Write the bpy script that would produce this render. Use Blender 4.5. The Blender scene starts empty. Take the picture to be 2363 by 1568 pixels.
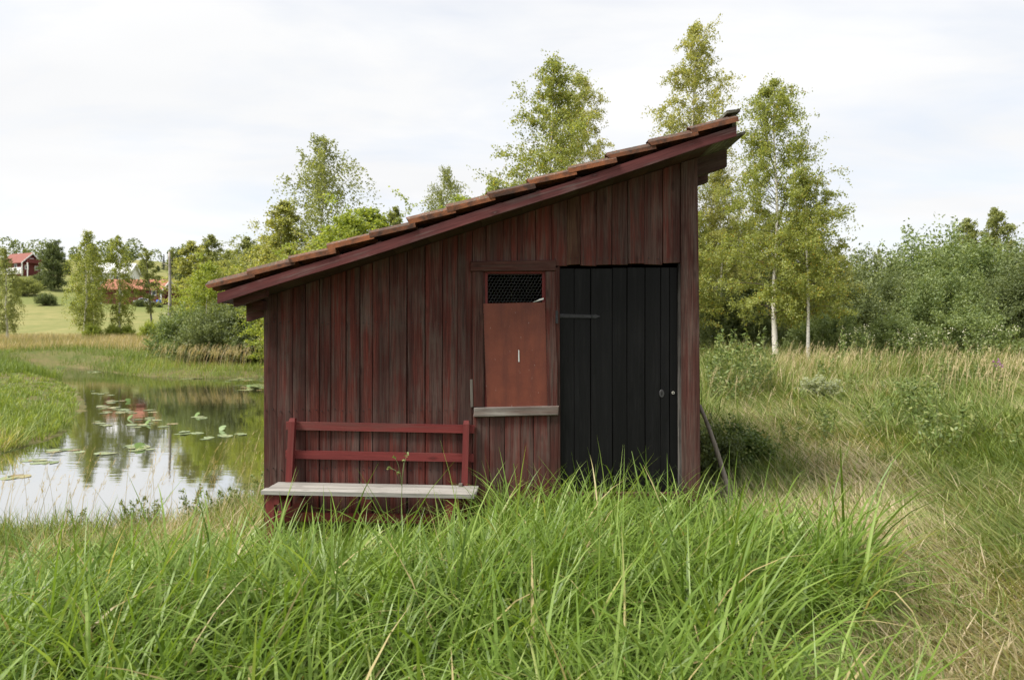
import bpy, math, random
import numpy as np

# ------------------------------------------------------------------ camera, world, sun, exposure
sc = bpy.context.scene
HC, D0, F = 1.60, 5.63, 1575.33          # eye height, distance to the shed front, focal length in 2363-px units
CX, CY = 1181.5, 784.0
ZW = -0.30                               # pond level
cam_d = bpy.data.cameras.new('camera'); cam = bpy.data.objects.new('camera', cam_d)
sc.collection.objects.link(cam); sc.camera = cam
cam.location = (0, -D0, HC); cam.rotation_euler = (math.radians(90), 0, 0)
cam_d.lens = 24; cam_d.sensor_width = 36; cam_d.clip_start = 0.05; cam_d.clip_end = 3000
cam_d.dof.use_dof = True; cam_d.dof.focus_distance = 5.4; cam_d.dof.aperture_fstop = 3.5

SUN_EL, SUN_AZ = math.radians(54), math.radians(245)   # azimuth measured from +Y clockwise: behind the camera, to the left
w = bpy.data.worlds.new('World'); sc.world = w; w.use_nodes = True
wt = w.node_tree; wt.nodes.clear()
def WN(t, **k):
    n = wt.nodes.new(t)
    for a, b in k.items(): setattr(n, a, b)
    return n
wo = WN('ShaderNodeOutputWorld'); bg = WN('ShaderNodeBackground'); bg.inputs[1].default_value = 0.1
sky = WN('ShaderNodeTexSky', sky_type='NISHITA', sun_disc=False)
sky.sun_elevation = SUN_EL; sky.sun_rotation = SUN_AZ; sky.dust_density = 2.0
tc = WN('ShaderNodeTexCoord'); sep = WN('ShaderNodeSeparateXYZ'); wt.links.new(tc.outputs['Generated'], sep.inputs[0])
def wmath(op, a, b=None):
    n = WN('ShaderNodeMath', operation=op)
    for i, v in enumerate((a, b)):
        if v is None: continue
        if isinstance(v, (int, float)): n.inputs[i].default_value = v
        else: wt.links.new(v, n.inputs[i])
    return n.outputs[0]
zz = wmath('ADD', wmath('ABSOLUTE', sep.outputs[2]), 0.16)
comb = WN('ShaderNodeCombineXYZ')
wt.links.new(wmath('DIVIDE', sep.outputs[0], zz), comb.inputs[0]); wt.links.new(wmath('DIVIDE', sep.outputs[1], zz), comb.inputs[1])
mp = WN('ShaderNodeMapping'); mp.inputs['Scale'].default_value = (0.55, 1.0, 1); mp.inputs['Rotation'].default_value = (0, 0, 0.12)
wt.links.new(comb.outputs[0], mp.inputs[0])
n1 = WN('ShaderNodeTexNoise'); n1.inputs['Scale'].default_value = 1.6; n1.inputs['Detail'].default_value = 7; n1.inputs['Roughness'].default_value = 0.55
n1.inputs['Distortion'].default_value = 0.35
wt.links.new(mp.outputs[0], n1.inputs['Vector'])
r1 = WN('ShaderNodeValToRGB'); r1.color_ramp.elements[0].position = 0.30; r1.color_ramp.elements[1].position = 0.56
wt.links.new(n1.outputs[0], r1.inputs[0])
cover = wmath('ADD', wmath('MULTIPLY', r1.outputs[0], 0.32), 0.68)
n2 = WN('ShaderNodeTexNoise'); n2.inputs['Scale'].default_value = 0.9; n2.inputs['Detail'].default_value = 4
wt.links.new(mp.outputs[0], n2.inputs['Vector'])
r2 = WN('ShaderNodeValToRGB'); r2.color_ramp.elements[0].position = 0.25; r2.color_ramp.elements[1].position = 0.6
r2.color_ramp.elements[0].color = (0.85, 0.862, 0.885, 1); r2.color_ramp.elements[1].color = (1, 1, 1, 1)
wt.links.new(n2.outputs[0], r2.inputs[0])
cl = WN('ShaderNodeVectorMath', operation='SCALE'); cl.inputs['Scale'].default_value = 4.5
wt.links.new(r2.outputs[0], cl.inputs[0])
skm = WN('ShaderNodeVectorMath', operation='SCALE'); skm.inputs['Scale'].default_value = 1.0
wt.links.new(sky.outputs[0], skm.inputs[0])
mx = WN('ShaderNodeMix', data_type='RGBA'); wt.links.new(cover, mx.inputs[0])
wt.links.new(skm.outputs[0], mx.inputs[6]); wt.links.new(cl.outputs[0], mx.inputs[7])
wt.links.new(mx.outputs[2], bg.inputs[0]); wt.links.new(bg.outputs[0], wo.inputs[0])

sd = bpy.data.lights.new('sun', 'SUN'); sd.energy = 3.3; sd.angle = math.radians(24); sd.color = (1, 0.95, 0.87)
so = bpy.data.objects.new('sun', sd); sc.collection.objects.link(so)
from mathutils import Vector, Matrix
sdir = Vector((math.sin(SUN_AZ) * math.cos(SUN_EL), math.cos(SUN_AZ) * math.cos(SUN_EL), math.sin(SUN_EL)))
so.rotation_euler = (-sdir).to_track_quat('-Z', 'Y').to_euler(); so.location = (-6, -12, 20)

vs = sc.view_settings; vs.view_transform = 'Standard'; vs.look = 'None'; vs.gamma = 1; vs.use_curve_mapping = False; vs.exposure = 1.2
cy = sc.cycles; cy.max_bounces = 10; cy.diffuse_bounces = 7; cy.glossy_bounces = 2; cy.transmission_bounces = 5; cy.transparent_max_bounces = 4
cy.caustics_reflective = False; cy.caustics_refractive = False; cy.use_denoising = True

# ------------------------------------------------------------------ helpers
COL = sc.collection
def tag(o, label=None, cat=None, group=None, kind=None):
    if label: o['label'] = label
    if cat: o['category'] = cat
    if group: o['group'] = group
    if kind: o['kind'] = kind
    return o
def empty(name, loc, rot=(0, 0, 0)):
    o = bpy.data.objects.new(name, None); COL.objects.link(o); o.location = loc; o.rotation_euler = rot; o.empty_display_size = 0.2
    return o
def mesh(name, V, Fc, mats=(), smooth=False, midx=None, tone=None):
    """V (n,3); Fc = numpy (m,4)/(m,3) array or a list of polygons"""
    me = bpy.data.meshes.new(name)
    V = np.asarray(V, dtype=np.float32)
    if isinstance(Fc, np.ndarray):
        k = Fc.shape[1]; m = len(Fc)
        me.vertices.add(len(V)); me.vertices.foreach_set('co', V.ravel())
        me.loops.add(m * k); me.loops.foreach_set('vertex_index', Fc.astype(np.int32).ravel())
        me.polygons.add(m)
        me.polygons.foreach_set('loop_start', np.arange(0, m * k, k, dtype=np.int32))
        me.polygons.foreach_set('loop_total', np.full(m, k, dtype=np.int32))
    else:
        me.from_pydata(V.tolist(), [], [list(f) for f in Fc])
    for mt in mats: me.materials.append(mt)
    n = len(me.polygons)
    if midx is not None: me.polygons.foreach_set('material_index', np.asarray(midx, dtype=np.int32))
    me.polygons.foreach_set('use_smooth', np.full(n, smooth, dtype=bool))
    if tone is not None:
        at = me.attributes.new('tone', 'FLOAT', 'FACE'); at.data.foreach_set('value', np.asarray(tone, dtype=np.float32))
    me.update(calc_edges=True)
    if me.validate(): print('INVALID', name)
    return me
def obj(name, me, parent=None, loc=None, rot=None, scale=None):
    o = bpy.data.objects.new(name, me); COL.objects.link(o)
    if parent is not None: o.parent = parent
    if loc is not None: o.location = loc
    if rot is not None: o.rotation_euler = rot
    if scale is not None: o.scale = scale if hasattr(scale, '__len__') else (scale,) * 3
    return o
class MB:
    """collects shapes for ONE mesh"""
    def __init__(s): s.v = []; s.f = []; s.m = []
    def add(s, V, Fc, m=0):
        b = len(s.v); s.v += [tuple(p) for p in V]; s.f += [[i + b for i in f] for f in Fc]; s.m += [m] * len(Fc)
    def box(s, x0, x1, y0, y1, z0, z1, m=0, M=None, c=0.0):
        V = [Vector((x, y, z)) for z in (z0, z1) for y in (y0, y1) for x in (x0, x1)]
        if M is not None: V = [M @ v for v in V]
        s.add(V, [(0, 2, 3, 1), (4, 5, 7, 6), (0, 1, 5, 4), (2, 6, 7, 3), (0, 4, 6, 2), (1, 3, 7, 5)], m)
    def prism(s, poly, y0, y1, c=0.003, m=0):
        """polygon in (x,z), counter-clockwise seen from -y; front at y0 with chamfer c"""
        n = len(poly); cx = sum(p[0] for p in poly) / n; cz = sum(p[1] for p in poly) / n
        def ins(p):
            dx, dz = p[0] - cx, p[1] - cz
            return (p[0] - math.copysign(min(c, abs(dx)), dx), p[1] - math.copysign(min(c, abs(dz)), dz))
        V = [(p[0], y1, p[1]) for p in poly] + [(p[0], y0 + c, p[1]) for p in poly] + [(ins(p)[0], y0, ins(p)[1]) for p in poly]
        Fc = [tuple(range(n))[::-1], tuple(range(2 * n, 3 * n))]
        for i in range(n):
            j = (i + 1) % n
            Fc += [(i, j, n + j, n + i), (n + i, n + j, 2 * n + j, 2 * n + i)]
        s.add(V, Fc, m)
    def tube(s, pts, rad, sides=8, m=0, caps=True):
        V, Fc = tube_np(np.array(pts, float), np.array(rad, float) if hasattr(rad, '__len__') else np.full(len(pts), rad), sides)
        s.add(V, Fc.tolist(), m)
        if caps:
            b = len(s.v) - len(V); n = len(pts)
            s.f += [[b + i for i in range(sides)][::-1], [b + (n - 1) * sides + i for i in range(sides)]]; s.m += [m, m]
    def build(s, name, mats, parent=None, org=(0, 0, 0), smooth=False, **k):
        V = np.array(s.v, float) - np.array(org, float)
        me = mesh(name, V, s.f, mats if isinstance(mats, (list, tuple)) else [mats], smooth, s.m)
        return obj(name, me, parent, **k)
def tube_np(P, R, sides):
    n = len(P); T = np.gradient(P, axis=0); T /= np.linalg.norm(T, axis=1)[:, None] + 1e-9
    ref = np.array([1.0, 0, 0]) if abs(T[:, 0]).mean() < 0.8 else np.array([0, 0, 1.0])
    A = np.cross(T, ref); A /= np.linalg.norm(A, axis=1)[:, None] + 1e-9
    B = np.cross(T, A)
    a = np.arange(sides) * 2 * math.pi / sides
    V = P[:, None, :] + R[:, None, None] * (np.cos(a)[None, :, None] * A[:, None, :] + np.sin(a)[None, :, None] * B[:, None, :])
    i = np.arange(n - 1)[:, None]; j = np.arange(sides)[None, :]; j2 = (j + 1) % sides
    Fc = np.stack([i * sides + j, i * sides + j2, (i + 1) * sides + j2, (i + 1) * sides + j], -1).reshape(-1, 4)
    return V.reshape(-1, 3), Fc
def ss(a, b, x):
    t = np.clip((np.asarray(x, float) - a) / (b - a), 0, 1); return t * t * (3 - 2 * t)
def vnoise(x, y, s=1.0, seed=0):
    x = np.asarray(x, float) / s; y = np.asarray(y, float) / s
    xi = np.floor(x).astype(np.int64); yi = np.floor(y).astype(np.int64); fx = x - xi; fy = y - yi
    fx = fx * fx * (3 - 2 * fx); fy = fy * fy * (3 - 2 * fy)
    def h(a, b):
        n = (a * 374761393 + b * 668265263 + seed * 1442695041) & 0x7fffffff
        n = ((n ^ (n >> 13)) * 1274126177) & 0x7fffffff
        return ((n ^ (n >> 16)) & 0xffff) / 65535.0
    return (h(xi, yi) * (1 - fx) + h(xi + 1, yi) * fx) * (1 - fy) + (h(xi, yi + 1) * (1 - fx) + h(xi + 1, yi + 1) * fx) * fy
def fbm(x, y, s=1.0, seed=0):
    return 0.55 * vnoise(x, y, s, seed) + 0.3 * vnoise(x, y, s * 0.45, seed + 7) + 0.15 * vnoise(x, y, s * 0.2, seed + 13)

# ------------------------------------------------------------------ materials
def new_mat(name):
    m = bpy.data.materials.new(name); m.use_nodes = True; t = m.node_tree; t.nodes.clear()
    o = t.nodes.new('ShaderNodeOutputMaterial'); return m, t, o
class NT:
    def __init__(s, t): s.t = t
    def n(s, ty, ins=None, **k):
        nd = s.t.nodes.new(ty)
        for a, b in k.items(): setattr(nd, a, b)
        for key, v in (ins or {}).items(): s.put(nd.inputs[key], v)
        return nd
    def put(s, sock, v):
        if isinstance(v, bpy.types.NodeSocket): s.t.links.new(v, sock)
        else: sock.default_value = v
    def noise(s, vec, scale, detail=4, rough=0.55, dist=0.0):
        return s.n('ShaderNodeTexNoise', {'Vector': vec, 'Scale': scale, 'Detail': detail, 'Roughness': rough, 'Distortion': dist}).outputs[0]
    def ramp(s, fac, els):
        nd = s.n('ShaderNodeValToRGB', {0: fac}); cr = nd.color_ramp
        while len(cr.elements) < len(els): cr.elements.new(0.5)
        for e, (p, c) in zip(cr.elements, els):
            e.position = p; e.color = (c, c, c, 1) if isinstance(c, (int, float)) else (*c, 1)
        return nd.outputs[0]
    def mix(s, fac, a, b, mode='MIX'):
        nd = s.n('ShaderNodeMix', data_type='RGBA', blend_type=mode)
        s.put(nd.inputs[0], fac)
        for i, v in ((6, a), (7, b)):
            s.put(nd.inputs[i], (*v, 1) if isinstance(v, tuple) and len(v) == 3 else v)
        return nd.outputs[2]
    def m(s, op, a, b=0.0):
        return s.n('ShaderNodeMath', {0: a, 1: b}, operation=op).outputs[0]
    def scale(s, vec, k):
        return s.n('ShaderNodeVectorMath', {0: vec, 1: k}, operation='MULTIPLY').outputs[0]
    def bump(s, h, strength, dist=0.01):
        return s.n('ShaderNodeBump', {'Height': h, 'Strength': strength, 'Distance': dist}).outputs[0]
    def bsdf(s, out, col, rough=0.8, nrm=None, **k):
        b = s.n('ShaderNodeBsdfPrincipled', {'Base Color': (*col, 1) if isinstance(col, tuple) and len(col) == 3 else col, 'Roughness': rough})
        for key, v in k.items(): s.put(b.inputs[key.replace('_', ' ')], v)
        if nrm is not None: s.put(b.inputs['Normal'], nrm)
        s.t.links.new(b.outputs[0], out.inputs[0]); return b

def wood(name, paint, paint2, bare, wear=0.5, axis='z', grain=1.0, rough=0.8, val=0.35, lichen=0.0, tilt=0.0):
    m, t, o = new_mat(name); N = NT(t)
    co = N.n('ShaderNodeTexCoord').outputs['Object']; ri = N.n('ShaderNodeObjectInfo').outputs['Random']
    off = N.n('ShaderNodeVectorMath', {0: (37.1, 11.7, 23.9)}, operation='SCALE'); N.put(off.inputs['Scale'], ri)
    P = N.n('ShaderNodeVectorMath', {0: co, 1: off.outputs[0]}, operation='ADD').outputs[0]
    if tilt: P = N.n('ShaderNodeVectorRotate', {'Vector': P, 'Angle': tilt}, rotation_type='Y_AXIS').outputs[0]
    k = {'z': lambda a, b: (a, a, b), 'x': lambda a, b: (b, a, a), 'y': lambda a, b: (a, b, a)}[axis]
    st = N.noise(N.scale(P, k(11, 0.55)), 1.0, 5, 0.6, 0.4)          # broad streaks
    st2 = N.noise(N.scale(P, k(26, 1.3)), 1.0, 5, 0.65, 0.6)         # wear streaks
    gr = N.noise(N.scale(P, k(150, 3.5)), 1.0, 4, 0.7)               # fine grain
    blot = N.noise(P, 3.0, 4)
    c = N.mix(N.ramp(st, [(0.38, 0.0), (0.60, 1.0)]), paint2, paint)
    wm = N.m('ADD', N.m('MULTIPLY', st2, 0.65), N.m('MULTIPLY', blot, 0.35))
    wmask = N.ramp(wm, [(max(0.0, 0.58 - 0.20 * wear), 0.0), (min(1.0, 0.72 - 0.18 * wear), 1.0)])
    c = N.mix(N.m('MULTIPLY', wmask, min(1.0, 0.45 + 0.5 * wear)), c, bare)
    # knots
    vo = N.n('ShaderNodeTexVoronoi', {'Vector': N.scale(P, k(8.0, 3.1)), 'Scale': 1.0, 'Randomness': 1.0})
    kn = N.ramp(vo.outputs['Distance'], [(0.05, 1.0), (0.16, 0.0)])
    c = N.mix(N.m('MULTIPLY', kn, 0.6), c, tuple(0.35 * x for x in paint2))
    g2 = N.ramp(gr, [(0.32, 1 - 0.55 * grain), (0.62, 1 + 0.18 * grain)])
    c = N.mix(1.0, c, g2, 'MULTIPLY')
    core = N.ramp(N.noise(N.scale(P, k(7, 0.4)), 1.0, 2), [(0.50, 0.0), (0.63, 1.0)])       # dark weathered streaks down the boards
    c = N.mix(N.m('MULTIPLY', core, 0.5 * min(1.0, grain)), c, tuple(0.62 * x for x in paint2))
    kn2 = N.ramp(vo.outputs['Distance'], [(0.0, 1.0), (0.05, 0.0)]); c = N.mix(N.m('MULTIPLY', kn2, 0.5), c, bare)
    # each plank its own tone
    pv = N.m('ADD', N.m('MULTIPLY', N.m('FRACT', N.m('MULTIPLY', ri, 17.3)), val), 1 - val * 0.55)
    c = N.mix(1.0, c, N.n('ShaderNodeCombineColor', {0: pv, 1: pv, 2: pv}).outputs[0], 'MULTIPLY')
    if lichen:
        li = N.ramp(N.noise(P, 26, 5, 0.7), [(0.62 - 0.1 * lichen, 0.0), (0.7, 1.0)])
        c = N.mix(N.m('MULTIPLY', li, 0.85), c, (0.27, 0.28, 0.21))
    h = N.m('ADD', N.m('MULTIPLY', gr, 0.6), N.m('ADD', st2, N.m('MULTIPLY', kn, 0.5)))
    N.bsdf(o, c, rough, N.bump(h, 0.55, 0.004), Specular_IOR_Level=0.2)
    return m

RED = (0.138, 0.0330, 0.0250); RED2 = (0.062, 0.0240, 0.0205); BARE = (0.118, 0.084, 0.072)
M_plank = wood('red_plank', RED, RED2, BARE, 0.68, 'z')
M_plank_w = wood('worn_plank', (0.088, 0.027, 0.021), (0.050, 0.020, 0.016), (0.092, 0.060, 0.050), 0.75, 'z', 1.1)
M_corner = wood('corner_wood', (0.098, 0.036, 0.029), (0.060, 0.026, 0.021), (0.125, 0.085, 0.072), 0.75, 'z', 1.1)
M_plank_x = wood('red_board', (0.085, 0.027, 0.022), RED2, (0.088, 0.052, 0.043), 0.7, 'x')
M_pale = wood('pale_plank', (0.085, 0.036, 0.024), (0.055, 0.020, 0.015), (0.125, 0.076, 0.050), 0.8, 'z')
M_fascia = wood('fascia_paint', (0.118, 0.033, 0.032), (0.085, 0.026, 0.026), (0.19, 0.155, 0.145), 0.35, 'x', 0.8, 0.65, 0.05, tilt=math.atan(.322))
M_bench = wood('bench_paint', (0.190, 0.037, 0.034), (0.145, 0.029, 0.028), (0.14, 0.065, 0.055), 0.4, 'x', 0.4, 0.6, 0.1)
M_bench_z = wood('bench_post_paint', (0.190, 0.037, 0.034), (0.145, 0.029, 0.028), (0.14, 0.065, 0.055), 0.4, 'z', 0.4, 0.6, 0.1)
M_grey = wood('grey_board', (0.33, 0.315, 0.29), (0.21, 0.195, 0.18), (0.38, 0.365, 0.34), 0.6, 'x', 0.7, 0.75, 0.12)
M_black = wood('tarred_board', (0.0040, 0.0040, 0.0045), (0.0022, 0.0022, 0.0026), (0.014, 0.0135, 0.014), 0.35, 'z', 0.9, 0.62, 0.45)
M_jamb = wood('worn_jamb', (0.045, 0.037, 0.035), (0.02, 0.017, 0.017), (0.20, 0.185, 0.17), 0.7, 'z', 1.0)
M_dark = wood('dark_timber', (0.085, 0.034, 0.028), (0.05, 0.025, 0.021), (0.10, 0.075, 0.06), 0.6, 'x', tilt=math.atan(.322))  # dull dark timber for the roof boards, rafters and battens
M_mossy = wood('mossy_board', (0.12, 0.105, 0.085), (0.07, 0.062, 0.05), (0.20, 0.20, 0.15), 0.7, 'y', 1, 0.9, 0.2, 0.9)
M_stick = wood('bare_stick', (0.20, 0.17, 0.145), (0.13, 0.11, 0.095), (0.28, 0.25, 0.22), 0.7, 'z', 0.8)

def m_plain(name, col, rough=0.7, var=0.15, scale=20, metallic=0.0, bump=0.15):
    m, t, o = new_mat(name); N = NT(t); co = N.n('ShaderNodeTexCoord').outputs['Object']
    n = N.noise(co, scale, 5)
    c = N.mix(N.ramp(n, [(0.3, 0.0), (0.7, 1.0)]), tuple(x * (1 - var) for x in col), tuple(min(1, x * (1 + var)) for x in col))
    N.bsdf(o, c, rough, N.bump(n, bump, 0.004), Metallic=metallic); return m
M_iron = m_plain('black_iron', (0.030, 0.030, 0.033), 0.55, 0.3, 60, 0.4)
M_wire = m_plain('galvanised_wire', (0.16, 0.16, 0.16), 0.5, 0.2, 60, 0.3)
M_brass = m_plain('pale_ring', (0.45, 0.43, 0.38), 0.4, 0.1, 60, 0.2)
M_white = m_plain('white_paint', (0.75, 0.75, 0.73), 0.6, 0.06, 3)
M_inside = m_plain('shed_inside', (0.035, 0.028, 0.024), 0.9, 0.3, 5)
M_stone = m_plain('grey_stone', (0.24, 0.23, 0.21), 0.9, 0.3, 12, 0, 0.6)
M_blue = m_plain('blue_plastic', (0.04, 0.12, 0.42), 0.4, 0.05)
M_glass = m_plain('dark_pane', (0.03, 0.035, 0.04), 0.1, 0.05)
M_tyre = m_plain('black_rubber', (0.02, 0.02, 0.02), 0.8)
M_carwhite = m_plain('car_white', (0.72, 0.73, 0.74), 0.25, 0.02, 1, 0, 0)
M_housered = m_plain('house_red', (0.12, 0.022, 0.020), 0.8, 0.2, 4)

def m_panel():
    m, t, o = new_mat('painted_sheet'); N = NT(t); co = N.n('ShaderNodeTexCoord').outputs['Object']
    a = N.noise(co, 7, 6, 0.65); b = N.noise(co, 60, 4, 0.7)
    c = N.mix(N.ramp(a, [(0.3, 0.0), (0.7, 1.0)]), (0.128, 0.027, 0.0130), (0.185, 0.044, 0.021))
    c = N.mix(N.ramp(b, [(0.60, 0.0), (0.74, 0.7)]), c, (0.20, 0.068, 0.046))
    rs = N.noise(N.scale(co, (9, 1, 1.2)), 1.0, 5, 0.7); c = N.mix(N.ramp(rs, [(0.45, 0.0), (0.7, 0.65)]), c, (0.078, 0.018, 0.012))
    sp = N.noise(N.scale(co, (160, 1, 22)), 1.0, 2)
    c = N.mix(N.ramp(sp, [(0.745, 0.0), (0.77, 0.8)]), c, (0.45, 0.40, 0.37))
    N.bsdf(o, c, 0.62, N.bump(b, 0.2, 0.002)); return m
M_panel = m_panel()
def m_tile():
    m, t, o = new_mat('terracotta'); N = NT(t); co = N.n('ShaderNodeTexCoord').outputs['Object']; ri = N.n('ShaderNodeObjectInfo').outputs['Random']
    off = N.n('ShaderNodeVectorMath', {0: (17.1, 31.7, 13.9)}, operation='SCALE'); N.put(off.inputs['Scale'], ri)
    P = N.n('ShaderNodeVectorMath', {0: co, 1: off.outputs[0]}, operation='ADD').outputs[0]
    a = N.noise(P, 9, 5); b = N.noise(P, 40, 5, 0.7)
    c = N.mix(N.ramp(a, [(0.40, 0.0), (0.60, 1.0)]), (0.065, 0.023, 0.011), (0.29, 0.085, 0.024))
    nz = N.n('ShaderNodeSeparateXYZ', {0: N.n('ShaderNodeNewGeometry').outputs['True Normal']}).outputs[2]
    up = N.ramp(nz, [(0.35, 0.0), (0.8, 1.0)])                      # moss and lichen settle on the top faces
    moss = N.m('MULTIPLY', N.ramp(N.m('ADD', N.m('MULTIPLY', a, 0.5), N.m('MULTIPLY', b, 0.5)), [(0.40, 0.1), (0.56, 1.0)]), N.m('ADD', N.m('MULTIPLY', up, 0.65), 0.34))
    c = N.mix(moss, c, (0.048, 0.040, 0.027))
    li = N.m('MULTIPLY', N.ramp(N.noise(P, 55, 4, 0.6), [(0.62, 0.0), (0.68, 1.0)]), up)
    c = N.mix(N.m('MULTIPLY', li, 0.8), c, (0.24, 0.24, 0.20))
    tv = N.m('ADD', N.m('MULTIPLY', N.m('FRACT', N.m('MULTIPLY', ri, 23.7)), 0.7), 0.5); c = N.mix(1.0, c, N.n('ShaderNodeCombineColor', {0: tv, 1: tv, 2: tv}).outputs[0], 'MULTIPLY')
    N.bsdf(o, c, 0.85, N.bump(b, 0.6, 0.006)); return m
M_tile = m_tile()
def m_birch():
    m, t, o = new_mat('birch_bark'); N = NT(t); co = N.n('ShaderNodeTexCoord').outputs['Object']
    a = N.noise(N.scale(co, (6, 6, 26)), 1.0, 4, 0.6); b = N.noise(N.scale(co, (2.5, 2.5, 1.2)), 1.0, 3)
    c = N.mix(N.ramp(a, [(0.60, 0.0), (0.68, 1.0)]), (0.70, 0.66, 0.60), (0.06, 0.05, 0.04))
    c = N.mix(N.ramp(b, [(0.45, 0.0), (0.8, 0.45)]), c, (0.38, 0.33, 0.28))
    N.bsdf(o, c, 0.7, N.bump(a, 0.3, 0.01)); return m
M_birch = m_birch()
M_twig = m_plain('twig_bark', (0.075, 0.055, 0.042), 0.85, 0.3, 8)
M_greybark = m_plain('grey_bark', (0.20, 0.18, 0.155), 0.9, 0.4, 5, 0, 0.5)

def m_leaf(name, els, trans=0.52, rough=0.5, spec=0.4, rnd=0.0):
    """els: ramp of the per-leaf tone"""
    m, t, o = new_mat(name); N = NT(t)
    at = N.n('ShaderNodeAttribute', attribute_name='tone').outputs['Fac']
    c = N.ramp(at, els)
    b = N.n('ShaderNodeBsdfPrincipled', {'Base Color': c, 'Roughness': rough, 'Specular IOR Level': spec})
    tr = N.n('ShaderNodeBsdfTranslucent', {'Color': N.mix(1.0, c, (1.25, 1.2, 0.6), 'MULTIPLY')})
    mxs = N.n('ShaderNodeMixShader', {0: trans}); t.links.new(b.outputs[0], mxs.inputs[1]); t.links.new(tr.outputs[0], mxs.inputs[2])
    t.links.new(mxs.outputs[0], o.inputs[0]); return m
L_birch = m_leaf('birch_leaf', [(0, (0.17, 0.205, 0.050)), (0.5, (0.29, 0.33, 0.090)), (0.86, (0.38, 0.41, 0.13)), (0.93, (0.40, 0.33, 0.06)), (1, (0.42, 0.27, 0.04))])
L_birchy = m_leaf('birch_leaf_yellowing', [(0, (0.20, 0.225, 0.06)), (0.5, (0.34, 0.36, 0.12)), (0.8, (0.42, 0.42, 0.16)), (1, (0.48, 0.40, 0.12))])
L_grey = m_leaf('birch_leaf_grey', [(0, (0.16, 0.19, 0.065)), (0.6, (0.28, 0.31, 0.115)), (1, (0.37, 0.39, 0.16))])
L_bright = m_leaf('bright_leaf', [(0, (0.18, 0.24, 0.04)), (0.6, (0.32, 0.38, 0.075)), (1, (0.44, 0.45, 0.12))])
L_willow = m_leaf('willow_leaf', [(0, (0.09, 0.12, 0.045)), (0.55, (0.185, 0.225, 0.088)), (1, (0.30, 0.345, 0.16))], 0.4)
L_dark = m_leaf('alder_leaf', [(0, (0.075, 0.10, 0.036)), (0.6, (0.145, 0.185, 0.068)), (1, (0.23, 0.265, 0.105))], 0.4)
L_willow2 = m_leaf('willow_leaf_light', [(0, (0.09, 0.135, 0.042)), (0.55, (0.20, 0.255, 0.09)), (1, (0.31, 0.37, 0.16))], 0.42)
L_spruce = m_leaf('spruce_needle', [(0, (0.020, 0.035, 0.018)), (1, (0.050, 0.072, 0.034))], 0.1)
L_weed = m_leaf('weed_leaf', [(0, (0.075, 0.12, 0.03)), (0.6, (0.15, 0.21, 0.055)), (1, (0.27, 0.29, 0.10))], 0.3)
L_cream = m_leaf('cream_flower', [(0, (0.55, 0.52, 0.36)), (1, (0.78, 0.75, 0.60))], 0.3)
L_purple = m_leaf('purple_flower', [(0, (0.25, 0.05, 0.30)), (1, (0.40, 0.12, 0.45))], 0.3)
G_sedge = m_leaf('sedge_blade', [(0, (0.082, 0.145, 0.018)), (0.45, (0.155, 0.245, 0.038)), (0.85, (0.27, 0.36, 0.095)), (0.94, (0.36, 0.38, 0.13)), (1, (0.46, 0.38, 0.19))], 0.42, 0.42, 0.35)
G_mown = m_leaf('mown_blade', [(0, (0.10, 0.145, 0.03)), (0.35, (0.185, 0.245, 0.055)), (0.55, (0.30, 0.315, 0.115)), (0.75, (0.40, 0.345, 0.205)), (1, (0.53, 0.445, 0.31))], 0.38, 0.6, 0.3)
G_tan = m_leaf('dry_blade', [(0, (0.20, 0.20, 0.08)), (0.4, (0.38, 0.31, 0.16)), (1, (0.56, 0.46, 0.30))], 0.35, 0.6, 0.3)
G_fresh = m_leaf('fresh_blade', [(0, (0.10, 0.16, 0.028)), (0.5, (0.21, 0.275, 0.055)), (0.85, (0.31, 0.355, 0.10)), (1, (0.46, 0.40, 0.20))], 0.42, 0.5, 0.35)

def m_ground():
    m, t, o = new_mat('ground_cover'); N = NT(t); co = N.n('ShaderNodeTexCoord').outputs['Object']
    a = N.noise(co, 0.9, 6, 0.65); b = N.noise(co, 14, 5, 0.7); f = N.noise(N.scale(co, (0.018, 0.035, 0.02)), 1.0, 5, 0.6)
    near = N.mix(N.ramp(a, [(0.35, 0.0), (0.65, 1.0)]), (0.075, 0.105, 0.024), (0.17, 0.135, 0.065))
    near = N.mix(N.ramp(b, [(0.4, 0.0), (0.7, 0.6)]), near, (0.055, 0.046, 0.028))
    field = N.mix(N.ramp(f, [(0.38, 0.0), (0.60, 1.0)]), (0.135, 0.155, 0.048), (0.25, 0.225, 0.095))
    field = N.mix(N.ramp(N.noise(co, 0.35, 6, 0.7), [(0.38, 0.0), (0.68, 0.75)]), field, (0.11, 0.14, 0.042))
    ys = N.n('ShaderNodeSeparateXYZ', {0: co}).outputs[1]
    c = N.mix(N.ramp(N.m('MULTIPLY', ys, 0.01), [(0.40, 0.0), (0.65, 1.0)]), near, field)
    N.bsdf(o, c, 0.95, N.bump(N.m('ADD', a, b), 0.6, 0.05), Specular_IOR_Level=0.1); return m
M_ground = m_ground()
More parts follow.
